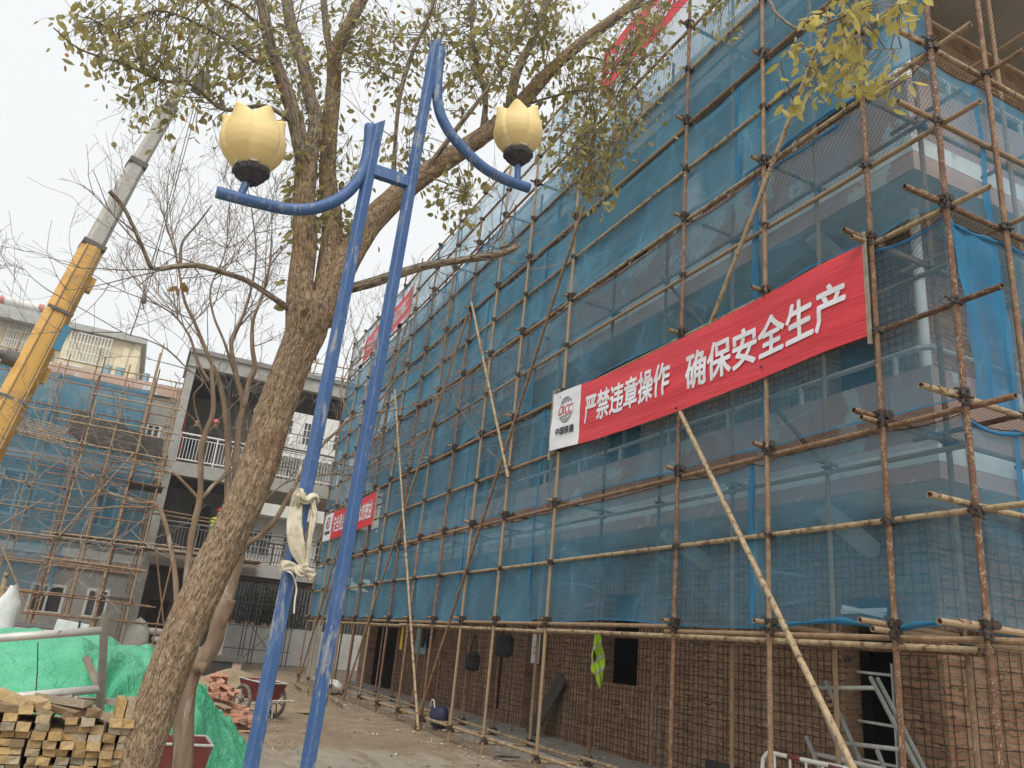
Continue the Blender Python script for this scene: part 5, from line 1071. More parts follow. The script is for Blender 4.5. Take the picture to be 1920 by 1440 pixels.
# people on the corridor
def person(name_label, loc, rz, jacket, lean, arm, helmet=None, hair=True, vest=False):
    bm = bmesh.new(); sk = bm.verts.layers.skin.verify(); V = {}
    def v(k, p, r):
        a = bm.verts.new(p); a[sk].radius = r if isinstance(r, tuple) else (r, r); V[k] = a; return a
    def e(*ks):
        for a, b in zip(ks, ks[1:]): bm.edges.new((V[a], V[b]))
    L = lean
    v('pel', (0, 0, .95), (.155, .11)); V['pel'][sk].use_root = True
    v('sp', (0, -.02 - L * .3, 1.15), (.14, .1)); v('ch', (0, -.05 - L * .8, 1.36), (.17, .115)); v('nk', (0, -.07 - L, 1.5), (.06, .06)); v('hd0', (0, -.1 - L * 1.15, 1.59), (.08, .09)); v('hd1', (0, -.11 - L * 1.2, 1.68), (.085, .1)); v('hd2', (0, -.1 - L * 1.2, 1.76), (.06, .07))
    e('pel', 'sp', 'ch', 'nk', 'hd0', 'hd1', 'hd2'); v('ns', (0, -.21 - L * 1.2, 1.645), .014); e('hd1', 'ns')
    for s, t in ((-1, 'l'), (1, 'r')):
        v('hp' + t, (.09 * s, 0, .88), .095); v('kn' + t, (.1 * s, -.02, .48), .062); v('an' + t, (.1 * s, .02, .09), .045); v('to' + t, (.11 * s, -.16, .04), (.04, .03)); e('pel', 'hp' + t, 'kn' + t, 'an' + t, 'to' + t)
        v('sh' + t, (.2 * s, -.05 - L * .8, 1.4), .062); v('el' + t, (.25 * s, -.08 - L * .6 - arm * .3, 1.14), .045); v('wr' + t, (.2 * s, -.14 - L * .6 - arm, 1.02 + .12 * arm * 2), .03); v('pa' + t, (.19 * s, -.21 - L * .6 - arm, 1.02 + .12 * arm * 2), (.036, .017)); e('ch', 'sh' + t, 'el' + t, 'wr' + t, 'pa' + t)
        for q in range(4):
            px = .19 * s + (q - 1.5) * .018; y0 = -.25 - L * .6 - arm; z0 = 1.02 + .24 * arm
            v(f'f{t}{q}a', (px, y0, z0 - .005), .009); v(f'f{t}{q}b', (px, y0 - .035 + .006 * abs(q - 1.5), z0 - .03), .008); e('pa' + t, f'f{t}{q}a', f'f{t}{q}b')
        v('th' + t, (.19 * s - .045 * s, -.2 - L * .6 - arm, 1.0 + .24 * arm), .01); e('pa' + t, 'th' + t)
        v('er' + t, (.088 * s, -.1 - L * 1.2, 1.665), .016); e('hd1', 'er' + t)
    me = bpy.data.meshes.new('person'); bm.to_mesh(me); bm.free(); ob = bpy.data.objects.new('tmp', me); COL.objects.link(ob)
    m1 = ob.modifiers.new('s', 'SKIN'); m1.use_smooth_shade = True; m2 = ob.modifiers.new('d', 'SUBSURF'); m2.levels = 2
    bpy.context.view_layer.update(); me2 = bpy.data.meshes.new_from_object(ob.evaluated_get(bpy.context.evaluated_depsgraph_get())); bpy.data.objects.remove(ob); me2.name = 'person'
    me2.materials.clear()
    for k in (M['skin'], jacket, M['trouser'], M['jacket']): me2.materials.append(k)
    hy = -.14 - L * .6 - arm
    for f in me2.polygons:
        c = f.center
        f.material_index = 0 if c.z > 1.5 or (abs(c.x) > .1 and c.y < hy and c.z > .9) else (1 if c.z > .95 else (2 if c.z > .1 else 3))
    o = bpy.data.objects.new('person', me2); COL.objects.link(o); o.location = loc; o.rotation_euler = (0, 0, rz); tag(o, name_label, 'person')
    def child(mb, nm, mat):
        c = bpy.data.objects.new(nm, mb.mesh(nm, mat, (0, 0, 0), True)); COL.objects.link(c); c.parent = o
    hc = Vector((0, -.1 - L * 1.2, 1.7))
    if hair:
        c = MB(); c.lathe(hc, [(.1, -.02), (.108, .03), (.1, .08), (.06, .125), (.01, .14)], 18, 0, lambda r, z, a: (r * (1 if sin(a) > -.3 else .9), z + (.05 if sin(a) < -.5 and z < .03 else 0))); child(c, 'hair', M['hair'])
    if helmet:
        c = MB(); c.lathe(hc + Vector((0, 0, .0)), [(.135, .015), (.14, .03), (.128, .035), (.125, .09), (.095, .15), (.04, .178), (.005, .182)], 22, 0, lambda r, z, a: (r * (1.25 if (sin(a) < -.6 and z < .032) else 1), z)); c.tube([hc + Vector((0, -.115, .1)), hc + Vector((0, -.05, .175)), hc + Vector((0, .05, .175)), hc + Vector((0, .115, .1))], .014, 6); child(c, 'helmet', helmet)
    if vest:
        c = MB(); c.lathe((0, -.03 - L * .5, 1.0), [(.19, -.06), (.185, .15), (.2, .3), (.19, .42), (.11, .5)], 20, 0, lambda r, z, a: (r * (1.05 if abs(cos(a)) > .7 else .82), z)); child(c, 'hi_vis_vest', M['hiviz'])
        c = MB(); c.lathe((0, -.03 - L * .5, 1.0), [(.196, .06), (.196, .11)], 20, 0, lambda r, z, a: (r * (1.05 if abs(cos(a)) > .7 else .82), z)); c.lathe((0, -.03 - L * .5, 1.0), [(.204, .24), (.206, .29)], 20, 0, lambda r, z, a: (r * (1.05 if abs(cos(a)) > .7 else .82), z)); child(c, 'reflective_band', M['reflect'])
    return o
px_ = on(369, 776, 1, 31.15); person('bare-headed person in a dark jacket looking down over the upper white railing', (px_.x, 31.15, 5.385), radians(25), M['jacket'], .08, .12)
px_ = on(413, 784, 1, 31.15); person('person in dark clothes and a pink-red helmet bending over the upper white railing', (px_.x, 31.2, 5.385), radians(-20), M['jacket'], .22, .15, M['helmet2'], False)
px_ = on(404, 970, 1, 31.3); person('person in a lime vest and red helmet standing on the middle corridor floor', (px_.x, 31.3, 2.185), radians(50), M['hiviz'], .04, .1, M['helmet'], False, True)
px_ = on(576, 690, 1, 32.2); person('person with a red helmet standing on the corridor roof among steel tubes', (px_.x, 32.2, 9.682), radians(10), M['jacket'], .1, .1, M['helmet'], False)
m = MB()
for k in range(9): m.tube([(4.3 + .3 * k, 31.6 + .1 * (k % 3), 9.7), (4.5 + .27 * k, 31.6, 10.3 + .25 * (k % 3))], .03, 6)
m.tube([(4.2, 31.6, 10.1), (6.9, 31.6, 10.2)], .03, 6); m.tube([(4.2, 31.7, 10.6), (6.9, 31.7, 10.7)], .03, 6)
solo(m, 'roof_tubes', M['tan'], 'tangle of pale scaffold tubes standing on the corridor roof', 'tubes', (5.5, 31.6, 9.69))

# ---------------------------------------------------------------- buildings beyond
ap = thing('apartment_building', 'cream apartment block with grey eaves and barred windows rising behind the left wing', 'building', (-8, 50, GZ))
m = MB(); m.bx(-14.5, -6.4, 50, 58, GZ, 15.0); m.bx(-6.39, -2.45, 49.2, 57, GZ, 15.1); m.build('wall', M['cream'], ap)
m = MB(); m.bx(-14.9, -6.5, 49.3, 58.4, 15.0, 15.75); m.bx(-14.9, -6.3, 48.9, 49.29, 14.9, 15.35); m.bx(-6.6, -2.2, 48.8, 57.3, 15.11, 15.45); m.bx(-5.9, -3.2, 50.5, 56, 15.46, 15.9); m.build('roof', M['eave_grey'], ap)
def grille(x0, x1, y, z0, z1, nb=10, nh=3):
    m = MB(); m.bx(x0, x1, y + .02, y + .05, z0, z1); wnd = m.build('window', M['glass'], ap)
    m = MB(); m.bx(x0 - .05, x1 + .05, y - .02, y + .019, z0 - .08, z0 - .002); m.bx(x0 - .05, x1 + .05, y - .02, y + .019, z1 + .002, z1 + .08)
    for k in (0, .33, .66, 1): m.bx(x0 + (x1 - x0) * k - .035, x0 + (x1 - x0) * k + .035, y - .02, y + .018, z0, z1)
    m.build('frame', M['white_rail'], wnd)
    if nb:
        m = MB()
        for k in range(nb + 1): m.tube([(x0 + (x1 - x0) * k / nb, y - .3, z0 - .1), (x0 + (x1 - x0) * k / nb, y - .3, z1 + .1)], .03, 5, False)
        for k in range(nh + 1): z = z0 - .1 + (z1 - z0 + .2) * k / nh; m.tube([(x0 - .05, y - .3, z), (x1 + .05, y - .3, z)], .035, 5, False); m.tube([(x0, y - .3, z), (x0, y, z)], .03, 4, False); m.tube([(x1, y - .3, z), (x1, y, z)], .03, 4, False)
        m.build('grille', M['white_rail'], wnd)
grille(-6.1, -4.0, 49.2, 13.4, 14.85, 12); grille(-10.4, -9.7, 50, 13.6, 14.9, 0); grille(-9.3, -8.3, 50, 13.5, 15.0, 8); grille(-7.9, -6.9, 50, 13.4, 14.8, 0); grille(-12.5, -11, 50, 13.5, 14.9, 8)
m = MB()
for k in range(24): m.lathe((-10.9 + .17 * k, 49.4, 12.1), [(.05, 0), (.07, .2), (.04, .5), (.05, .9)], 8)
m.bx(-11.1, -6.8, 49.3, 49.5, 13.0, 13.12); m.bx(-11.1, -6.4, 49.2, 49.99, 11.9, 12.09); m.build('balustrade', M['white_band'], ap)
m = MB(); m.bx(-6.1, -5.1, 48.75, 49.18, 12.3, 13.0); acu = m.build('air_conditioner', M['ac'], ap); m = MB(); m.tube([(-5.75, 48.73, 12.65), (-5.75, 48.75, 12.65)], .27, 18); m.build('fan', M['crane_dark'], acu)
m = MB(); m.bx(-2.8, -2.44, 49.1, 49.19, 10, 15.1); m.bx(-3.3, -3.0, 49.1, 49.19, 10, 14.7); m.build('pilaster', M['cream'], ap)
sh_ = thing('solar_heater', 'long white solar water tank with red ends on the roof ridge at upper left', 'water heater', (-9.2, 50.5, 15.75))
m = MB(); m.cyl((-10.1, 50.5, 16.4), (-8.2, 50.5, 16.35), .26, 16); tk = m.build('tank', M['ac'], sh_)
for x in (-10.13, -8.17): m = MB(); m.cyl((x - .12, 50.5, 16.375), (x + .12, 50.5, 16.375), .27, 16); m.build('end_cap', M['heater_red'], tk)
m = MB(); [m.tube([(-10 + .35 * k, 50.5, 16.2), (-10 + .35 * k, 50.3, 15.76)], .03, 5) for k in range(6)]; m.build('stand', M['galv'], sh_)
m = MB(); m.bx(-7.6, -6.9, 50.2, 50.8, 15.752, 16.2); solo(m, 'roof_box', M['ac'], 'small white box on the grey roof beside the crane boom', 'box', (-7.25, 50.5, 15.752))
rb_ = thing('residential_building', 'white block of barred windows and balconies seen through the open corridor', 'building', (6, 42, GZ))
rh = [(x, x + 1.1, z, z + 1.2) for z in (.4, 3.4, 6.4, 9.4) for x in (3.2, 4.9, 6.6, 8.3, 10)]
m = MB(); wall(m, 'Y', 42, 42.25, 1.2, 12.5, GZ, 11.2, rh); m.bx(1.2, 12.5, 42.26, 50, 11.0, 11.2); m.bx(1.2, 12.5, 45, 45.2, GZ, 10.9); m.build('wall', M['far_white'], rb_)
for a, b, c_, d_ in rh:
    m = MB(); m.bx(a, b, 42.1, 42.14, c_, d_); g_ = m.build('window', M['glass'], rb_); m = MB()
    for k in range(7): m.tube([(a + (b - a) * k / 6, 41.95, c_ - .1), (a + (b - a) * k / 6, 41.95, d_ + .1)], .02, 4, False)
    for k in range(4): m.tube([(a, 41.95, c_ + (d_ - c_) * k / 3), (b, 41.95, c_ + (d_ - c_) * k / 3)], .02, 4, False)
    m.build('grille', M['white_rail'], g_)
for z in (2.2, 5.3, 8.4):
    m = MB(); m.bx(1.6, 12, 40.9, 41.99, z, z + .18); m.bx(1.6, 12, 40.9, 41.0, z + .182, z + .75); m.build('balcony', M['far_white'], rb_); 
    m = MB(); [m.tube([(1.7 + .16 * k, 40.95, z + .75), (1.7 + .16 * k, 40.95, z + 1.25)], .015, 4, False) for k in range(64)]; m.tube([(1.6, 40.95, z + 1.25), (12, 40.95, z + 1.25)], .03, 5); m.build('balcony_rail', M['grey_rail'], rb_)
m = MB()
for x, w_ in ((5.1, .55), (5.9, .6)):
    m.grid(lambda u, v: (x + w_ * (u - .5) * (1 - .3 * v), 40.7 + .04 * sin(u * 9), 8.4 + 1.15 * v + .05 * nz(u * 4, v * 3, x)), 8, 8)
solo(m, 'laundry', M['white_plastic'], 'pale laundry hanging on the balcony behind the upper corridor', 'laundry', (5.5, 40.7, 8.4))
m = MB(); m.bx(3.2, 11, 37.9, 38.1, GZ, .05); yw = solo(m, 'yard_wall', M['far_white'], 'stained white yard wall behind the corridor at ground level', 'wall', (7, 38, GZ))
for k in range(7):
    m = MB(); m.box((3.6 + .42 * k + .1 * (k % 2), 38.0, .11), (.2, .16, .12), RZ(.2 * k)); solo(m, 'brick', M['red_brick'], f'brick lying on top of the white yard wall, {ORD[k]} from the left', 'brick', (3.6 + .42 * k, 38, .05), False, 'bricks on the yard wall')
m = MB(); rbn = random.Random(9)
for _ in range(1500):
    q = Vector((6.1 + rbn.gauss(0, .8), 39.4 + rbn.gauss(0, .4), .7 + rbn.gauss(0, .55))); leaf(m, q, (rbn.uniform(-1, 1), rbn.uniform(-1, 1), rbn.uniform(-1, 1)), .16, rbn.random(), rbn)
bs = thing('bush', 'dark evergreen bush behind the white yard wall', 'bush', (6.1, 39.4, GZ)); m.build('foliage', M['bush'], bs); m = MB(); m.tube([(6.1, 39.4, GZ), (6.15, 39.4, 0), (6.1, 39.4, .8)], .07, 8); m.build('trunk', M['twig'], bs)
ts = thing('scaffold', 'dark trestle scaffold under the corridor before the white yard wall', 'scaffold', (5, 35.5, GZ))
for x in (3.7, 4.7, 5.1, 6.1, 6.5):
    for y in (35, 36): cpart('upright', (x, y, GZ), (x, y, 1.7), .025, M['grey_rail'], ts, None, 6, False)
for z in (-.9, .0, .9): cpart('ledger', (3.6, 35, z), (6.6, 35, z), .02, M['grey_rail'], ts, None, 6, False)
cpart('brace', (4.7, 35, -1.3), (6.1, 35, .2), .015, M['grey_rail'], ts, None, 6, False); cpart('brace', (6.1, 35.02, -1.3), (4.7, 35.02, .2), .015, M['grey_rail'], ts, None, 6, False)

mf = thing('metal_fence', 'dark slatted fence behind the bush and the white yard wall', 'fence', (7, 40.4, GZ))
m = MB(); m.bx(2.6, 11.5, 40.5, 40.53, GZ, 1.9); m.build('backing', M['dark_steel'], mf); m = MB(); [m.bx(2.7 + .16 * k, 2.75 + .16 * k, 40.42, 40.47, GZ, 1.95) for k in range(55)]; m.build('slats', M['grey_rail'], mf)
# ---------------------------------------------------------------- things lying in the yard
rg_ = random.Random(31)
# stacked sawn timber, every end that shows is a piece of its own
tone = ['weathered grey', 'honey coloured', 'dark stained', 'pale', 'split brown']
def tblock(cx, cy, cz, w, h, L, R, lab, grp='sawn timbers stacked under the tree'):
    m = MB(); hw, hh, hl = w / 2, h / 2, L / 2; b = .004
    m.box((0, 0, 0), (w, L, h)); m.v = [(x + rg_.uniform(-.003, .003), y + rg_.uniform(-.01, .01), z + rg_.uniform(-.003, .003)) for x, y, z in m.v]
    if R is None: R = RZ(rg_.uniform(-.05, .05)) @ RY(rg_.uniform(-.03, .03))
    m.v = [tuple(R @ Vector(q)) for q in m.v]; o = bpy.data.objects.new('timber', m.mesh('timber', M['timber'])); COL.objects.link(o); o.location = (cx, cy, cz); tag(o, lab, 'timber', grp)
zt = -.945
for c_ in range(13):
    xc = -.60 + .0685 * c_; jx = 0
    for r_ in range(11 - (c_ in (4, 9)) - 2 * (c_ == 6)):
        jx += rg_.uniform(-.005, .005)
        tblock(xc + jx, 5.12 + rg_.uniform(-.03, .03), zt + .038 * r_ + .019, .062 + rg_.uniform(-.005, .003), rg_.uniform(.033, .0375), .42, None, f'sawn timber end, {ORD[r_]} visible row up, {ORD[c_]} column from the left of the stack')
for i, (x, z, rx, ry, rz) in enumerate(((-.45, .437, 0, .05, .3), (-.36, .437, .0, .0, .15), (-.28, .425, 0, .4, .2), (-.2, .44, .1, -.18, .7), (-.14, .405, 0, .55, .1), (-.05, .436, 0, .05, .2), (-.42, .475, .1, .05, .6), (-.31, .46, 0, -.25, .3), (.0, .42, 0, .3, .3), (-.18, .476, 0, .1, .8))):
    tblock(x, 5.1, zt + z, .066, .038, .34, RZ(rz) @ RY(ry) @ RX(rx), f'loose sawn timber tipped on top of the stack, {ORD[i]} laid')
for i, x in enumerate((.10, .145, .19)): tblock(x, 5.07, -.50, .038, .13, .26, RZ(.05), f'sawn timber standing on edge at the right end of the stack, {ORD[i]} from the left')
m = MB(); m.bx(-.66, .33, 4.95, 5.33, GZ - .02, zt - .002); m.bx(-.68, .32, 5.345, 5.42, GZ - .02, -.58); solo(m, 'timber_stack_base', M['timber'], 'lower courses of the sawn timber stack below the picture edge, plus added gap backing', 'timber', (-.15, 5.14, GZ), False, None, 'stuff')  # rear box is an added backing that keeps gaps between timber ends dark
def plank(p, q, w, h, lab, mat='plank'):
    m = MB(); m.beam(p, q, w, h); solo(m, 'plank', M[mat], lab, 'plank', tuple((Vector(p) + Vector(q)) / 2 - Vector((0, 0, h / 2))), False, 'planks lying over the timber stack')
plank(on(-20, 1338, 1, 5.45), on(135, 1312, 1, 5.5), .12, .05, 'brown board lying slanted along the back of the timber stack'); plank(on(66, 1327, 1, 5.3), on(188, 1343, 1, 5.2), .10, .022, 'grey board lying across the timber stack in front of the steel post')
plank(on(145, 1312, 1, 5.7), on(268, 1318, 1, 5.65), .09, .03, 'light board running from the steel post to the trunk'); plank(on(160, 1232, 1, 6.4), on(186, 1288, 1, 6.3), .035, .035, 'thin stick leaning against the green tarpaulin')
# galvanised frame over the timber
pf = thing('steel_frame', 'galvanised pipe frame with two rails standing behind the timber stack', 'frame', (0, 5.6, GZ))
a, b = on(197, 1150, 1, 5.6), on(187, 1345, 1, 5.6); d = (b - a).normalized(); b = a + d * ((GZ - a.z) / d.z)
m = MB(); m.tube([a, b], .024, 14, True, 0, None, True); m.build('post', M['galv'], pf, True)
for p, q in (((190, 1182), (-90, 1203)), ((186, 1292), (-90, 1318))): m = MB(); m.cyl(on(*p, 1, 5.6), on(*q, 1, 5.45), .024, 14); m.build('rail', M['galv'], pf, True)
m = MB(); m.cyl(on(142, 1297, 1, 5.58), on(141, 1325, 1, 5.58), .016, 10); m.build('short_post', M['galv'], pf, True)
# green tarpaulin
def tz(x, y):
    h = 1.22 if x < -.5 else (1.22 - .10 * (x + .5) if x < .35 else 1.135 - .62 * (x - .35) - .35 * max(0, x - .9))
    h = max(0, h); s = 1
    yc = 9.3 + .45 * max(0, x); e = abs(y - yc) / (1.75 - .35 * max(0, x))
    s = max(0, 1 - e ** 2.2)
    return h * s
def tfn(u, v):
    x = -3.2 + 4.9 * u; yc = 9.3 + .45 * max(0, x); y = yc + (v - .5) * 2 * (1.95 - .38 * max(0, x))
    z = tz(x, y); k = .25 + .75 * min(1, z * 2)
    fold = abs(nz(x * 2.2 + y * .6, y * 1.1, 2)) * .14 + abs(nz(x * 5 - y * 1.5, y * 2.2, 5)) * .045 + .008 * nz(x * 9, y * 9, 8)
    st = exp(-((x + .05) ** 2 + (y - 8.2) ** 2) / .22); an = atan2(z - .65, x + .05)
    fold += st * .07 * sin(an * 9 + 1)
    if x > .7: fold += min(1, (x - .7) * 3) * (.13 * abs(nz(x * 5, y * 5, 4)) + .07 * abs(nz(x * 12, y * 12, 4)))
    return (x + .05 * nz(y * 3, x), y + .05 * nz(x * 3, y, 7), GZ + .015 + z + fold * 1.15 * k)
m = MB(); m.grid(tfn, 170, 90); tp_ = solo(m, 'tarpaulin', M['tarp'], 'bright green tarpaulin draped over a heap behind the timber and the tree', 'tarpaulin', (-.7, 9.3, GZ), True)
m = MB(); m.tube([on(71, 1205, 1, 8.25), on(70, 1260, 1, 7.9), on(67, 1300, 1, 7.75)], .005, 5, False); solo(m, 'rope', M['black_cloth'], 'thin dark cord tied over the green tarpaulin', 'cord', tuple(on(67, 1300, 1, 7.75)))
# loose bricks
bmesh_b = MB(); bmesh_b.box((0, 0, 0), (.24, .115, .053)); bme = bmesh_b.mesh('brick', M['red_brick'])
hc_ = on(415, 1372, 2, GZ)
for i in range(64):
    t = rg_.random() ** .7; a_ = rg_.uniform(0, 2 * pi); ex, ey = .72 * t * cos(a_), .6 * t * sin(a_); x = hc_.x - .02 + ex; y = hc_.y + .95 + ey
    ax = max(0, 1 - abs((x - hc_.x + .28) / .75)) ; z = GZ + .03 + max(0, .78 * (1 - t) * (.5 + .6 * ax) + rg_.uniform(-.03, .02))
    o = bpy.data.objects.new('brick', bme); COL.objects.link(o); o.location = (x, y, max(GZ + .03, z)); o.rotation_euler = (rg_.uniform(-.6, .6) * (1 - t), rg_.uniform(-.6, .6) * (1 - t), rg_.uniform(0, 3.1)); tag(o, 'loose red brick in the heap spilling out beside the green tarpaulin', 'brick', 'bricks in the heap beside the tarpaulin')
m = MB()
m.grid(lambda u, v: (hc_.x - .78 + 1.3 * u, hc_.y + .35 + 1.2 * v, GZ - .03 + .34 * max(0, 1 - ((u - .42) * 2.1) ** 2 - ((v - .5) * 2.1) ** 2) + .03 * nz(u * 9, v * 9)), 20, 20); solo(m, 'brick_heap_core', M['red_brick'], 'broken brick filling the middle of the heap beside the tarpaulin', 'rubble', (hc_.x, hc_.y + .9, GZ), False, None, 'stuff')
# two-wheeled barrow
def barrow(loc, rz, lab, full=True, sc=.74):
    t = thing('wheelbarrow', lab, 'wheelbarrow', loc); t.rotation_euler = (0, 0, 0); R = RZ(rz); O = Vector(loc)
    def put(mb, name, mat, par, sm=False): mb.v = [tuple(R @ Vector(q) * sc + O) for q in mb.v]; return mb.build(name, mat, par, sm)
    m = MB(); T = [(-.37, -.5), (.37, -.5), (.37, .46), (-.37, .46)]; B = [(-.26, -.33), (.26, -.33), (.26, .28), (-.26, .28)]
    zt_, zb_ = .80, .40
    m.v = [(x, y, zt_ + (.05 if y > 0 else 0)) for x, y in T] + [(x, y, zb_) for x, y in B] + [(x * .95, y * .95, zt_ + (.05 if y > 0 else 0)) for x, y in T] + [(x * .93, y * .93, zb_ + .02) for x, y in B]
    for k in range(4): k2 = (k + 1) % 4; m.face([k, k2, 4 + k2, 4 + k]); m.face([8 + k2, 8 + k, 12 + k, 12 + k2]); m.face([k2, k, 8 + k, 8 + k2])
    m.face([4, 5, 6, 7]); m.face([15, 14, 13, 12]); tub = put(m, 'tub', M['red_paint'], t)
    m = MB(); m.tube([(x * 1.01, y * 1.01, zt_ + .004 + (.05 if y > 0 else 0)) for x, y in T + T[:1]], .016, 8); put(m, 'rim', M['galv'], tub)
    if full: m = MB(); m.grid(lambda u, v: ((u - .5) * .66, -.45 + .88 * v, .765 + .045 * v + .012 * nz(u * 5, v * 5)), 12, 12); put(m, 'mortar_load', M['mortar'], tub, True)
    for s in (-1, 1):
        m = MB(); C = Vector((.50 * s, .0, .37))
        m.tube([C + Vector((0, .33 * cos(a), .33 * sin(a))) for a in [2 * pi * i / 28 for i in range(29)]], .042, 10); wh = put(m, 'wheel', M['tyre'], t, True)
        m = MB(); m.tube([C + Vector((0, .29 * cos(a), .29 * sin(a))) for a in [2 * pi * i / 24 for i in range(25)]], .014, 6)
        for k in range(6): a = pi * k / 3 + .3; m.tube([C, C + Vector((0, .29 * cos(a), .29 * sin(a)))], .016, 6)
        m.cyl(C - Vector((.05, 0, 0)), C + Vector((.05, 0, 0)), .045, 12); put(m, 'rim', M['crane_dark'], wh)
    m = MB(); m.cyl((-.5, .0, .37), (.5, .0, .37), .018, 8)
    for s in (-1, 1): m.tube([(.26 * s, .3, .36), (.24 * s, -.1, .30), (.22 * s, -.4, .36)], .018, 8)
    put(m, 'axle_frame', M['galv'], t)
    for s in (-1, 1): m = MB(); m.tube([(.2 * s, -.28, .33), (.2 * s, -.34, .02), (.2 * s, -.3, .0)], .016, 8); put(m, 'leg', M['galv'], t)
    m = MB(); m.tube(spline([(.2, -.32, .36), (.2, -.7, .42), (.2, -.98, .47), (.2, -1.05, .45)], 4), .02, 10); m.tube(spline([(-.2, -.32, .36), (-.2, -.7, .42), (-.2, -.98, .47), (-.2, -1.05, .45)], 4), .02, 10); m.tube([(-.2, -.98, .47), (.2, -.98, .47)], .02, 8); put(m, 'handle', M['galv'], t)
    return t
wq = on(487, 1345, 2, GZ)
barrow((wq.x - .06, wq.y + .0, GZ + .0), radians(26), 'red two-wheeled barrow full of grey mortar beside the brick heap')
bq = on(338, 1397, 1, 7.6)
t2 = thing('mortar_tub', 'red steel mortar tub with flared rim at the foot of the two trees', 'tub', (bq.x + .05, 7.85, GZ))
m = MB(); T = [(-.26, -.3), (.26, -.3), (.26, .3), (-.26, .3)]; zt_ = bq.z
m.v = [(bq.x + .0 + x, 7.9 + y, zt_) for x, y in T] + [(bq.x + x * .72, 7.9 + y * .72, GZ) for x, y in T] + [(bq.x + x * .93, 7.9 + y * .93, zt_) for x, y in T] + [(bq.x + x * .68, 7.9 + y * .68, GZ + .03) for x, y in T]
for k in range(4): k2 = (k + 1) % 4; m.face([k, k2, 4 + k2, 4 + k]); m.face([8 + k2, 8 + k, 12 + k, 12 + k2]); m.face([k2, k, 8 + k, 8 + k2])
m.face([7, 6, 5, 4]); m.face([12, 13, 14, 15]); m.build('body', M['red_paint'], t2)
m = MB(); m.tube([(bq.x + x, 7.9 + y, zt_ + .003) for x, y in T + T[:1]], .012, 8); m.build('rim', M['galv'], t2)
# sand, pink block wall, white box
sq = on(425, 1330, 2, GZ)
m = MB()
def sfn(u, v):
    x = sq.x + .25 + (u - .5) * 3.2; y = sq.y + 1.9 + (v - .5) * 3.0; r = sqrt(((u - .5) * 2) ** 2 + ((v - .5) * 2) ** 2)
    return (x, y, GZ - .05 + .62 * max(0, 1 - r) ** .8 * (1 + .25 * nz(x * 1.5, y * 1.5)) + .05 * nz(x * 4, y * 4, 1) * max(0, 1 - r) + .03)
m.grid(sfn, 60, 60); solo(m, 'sand_heap', M['sand'], 'heap of yellow-brown sand behind the red barrow', 'sand', (sq.x + .25, sq.y + 1.9, GZ), True, None, 'stuff')
kq = on(428, 1230, 1, 20.5); pw = thing('low_wall', 'low pink rendered wall with grey coping behind the sand heap', 'wall', (kq.x, 20.5, GZ))
m = MB(); m.bx(kq.x - .75, kq.x + .32, 20.4, 20.65, GZ - .05, kq.z - .12); m.build('body', M['pink'], pw); m = MB(); m.bx(kq.x - .78, kq.x + .35, 20.36, 20.69, kq.z - .118, kq.z); m.build('coping', M['crane_dark'], pw); m = MB(); m.bx(kq.x - .5, kq.x + .12, 20.392, 20.399, GZ + .2, kq.z - .13); m.build('mortar_patch', M['dark_wall'], pw)
bxq = on(142, 1190, 1, 11.6); fb = thing('white_box', 'white foam box tied with dark cord behind the tarpaulin', 'box', (bxq.x, 11.6, bxq.z - .3))
m = MB(); m.box((bxq.x, 11.6, bxq.z - .09), (.52, .4, .16), RY(.06)); m.build('body', M['white_plastic'], fb); m = MB(); m.box((bxq.x - .06, 11.6, bxq.z + .07), (.36, .4, .15), RY(.1)); m.build('lid', M['white_plastic'], fb); m = MB(); m.tube([(bxq.x + .02, 11.39, bxq.z + .17), (bxq.x + .02, 11.38, bxq.z - .2)], .012, 6); m.build('cord', M['black_cloth'], fb)
pl_ = thing('work_bench', 'dark bench behind the tarpaulin carrying the white foam box', 'bench', (bxq.x, 11.7, GZ)); m = MB(); m.bx(bxq.x - .5, bxq.x + .8, 11.3, 12.1, bxq.z - .235, bxq.z - .19); m.build('top', M['dark_plank'], pl_)
for dx in (-.45, .75): m = MB(); m.bx(bxq.x + dx - .04, bxq.x + dx + .04, 11.35, 12.05, GZ, bxq.z - .236); m.build('leg', M['dark_plank'], pl_)
sq2 = on(8, 1150, 1, 12.2); m = MB(); m.grid(lambda u, v: (sq2.x + .02 + (.14 - .10 * max(0, v - .75) * 4) * cos(2 * pi * u) * min(1, .7 + v), 12.2 + .12 * sin(2 * pi * u), sq2.z - .55 + .9 * v + .03 * nz(u * 5, v * 5)), 16, 14)
solo(m, 'white_sack', M['white_plastic'], 'white woven sack hung up at the left picture edge', 'sack', (sq2.x, 12.2, sq2.z - .55), True)
m = MB(); m.tube([(sq2.x - .1, 12.2, GZ), (sq2.x - .1, 12.2, sq2.z + .5)], .03, 8); solo(m, 'post', M['tan'], 'tan post carrying the white sack at the left edge', 'post', (sq2.x - .1, 12.2, GZ))
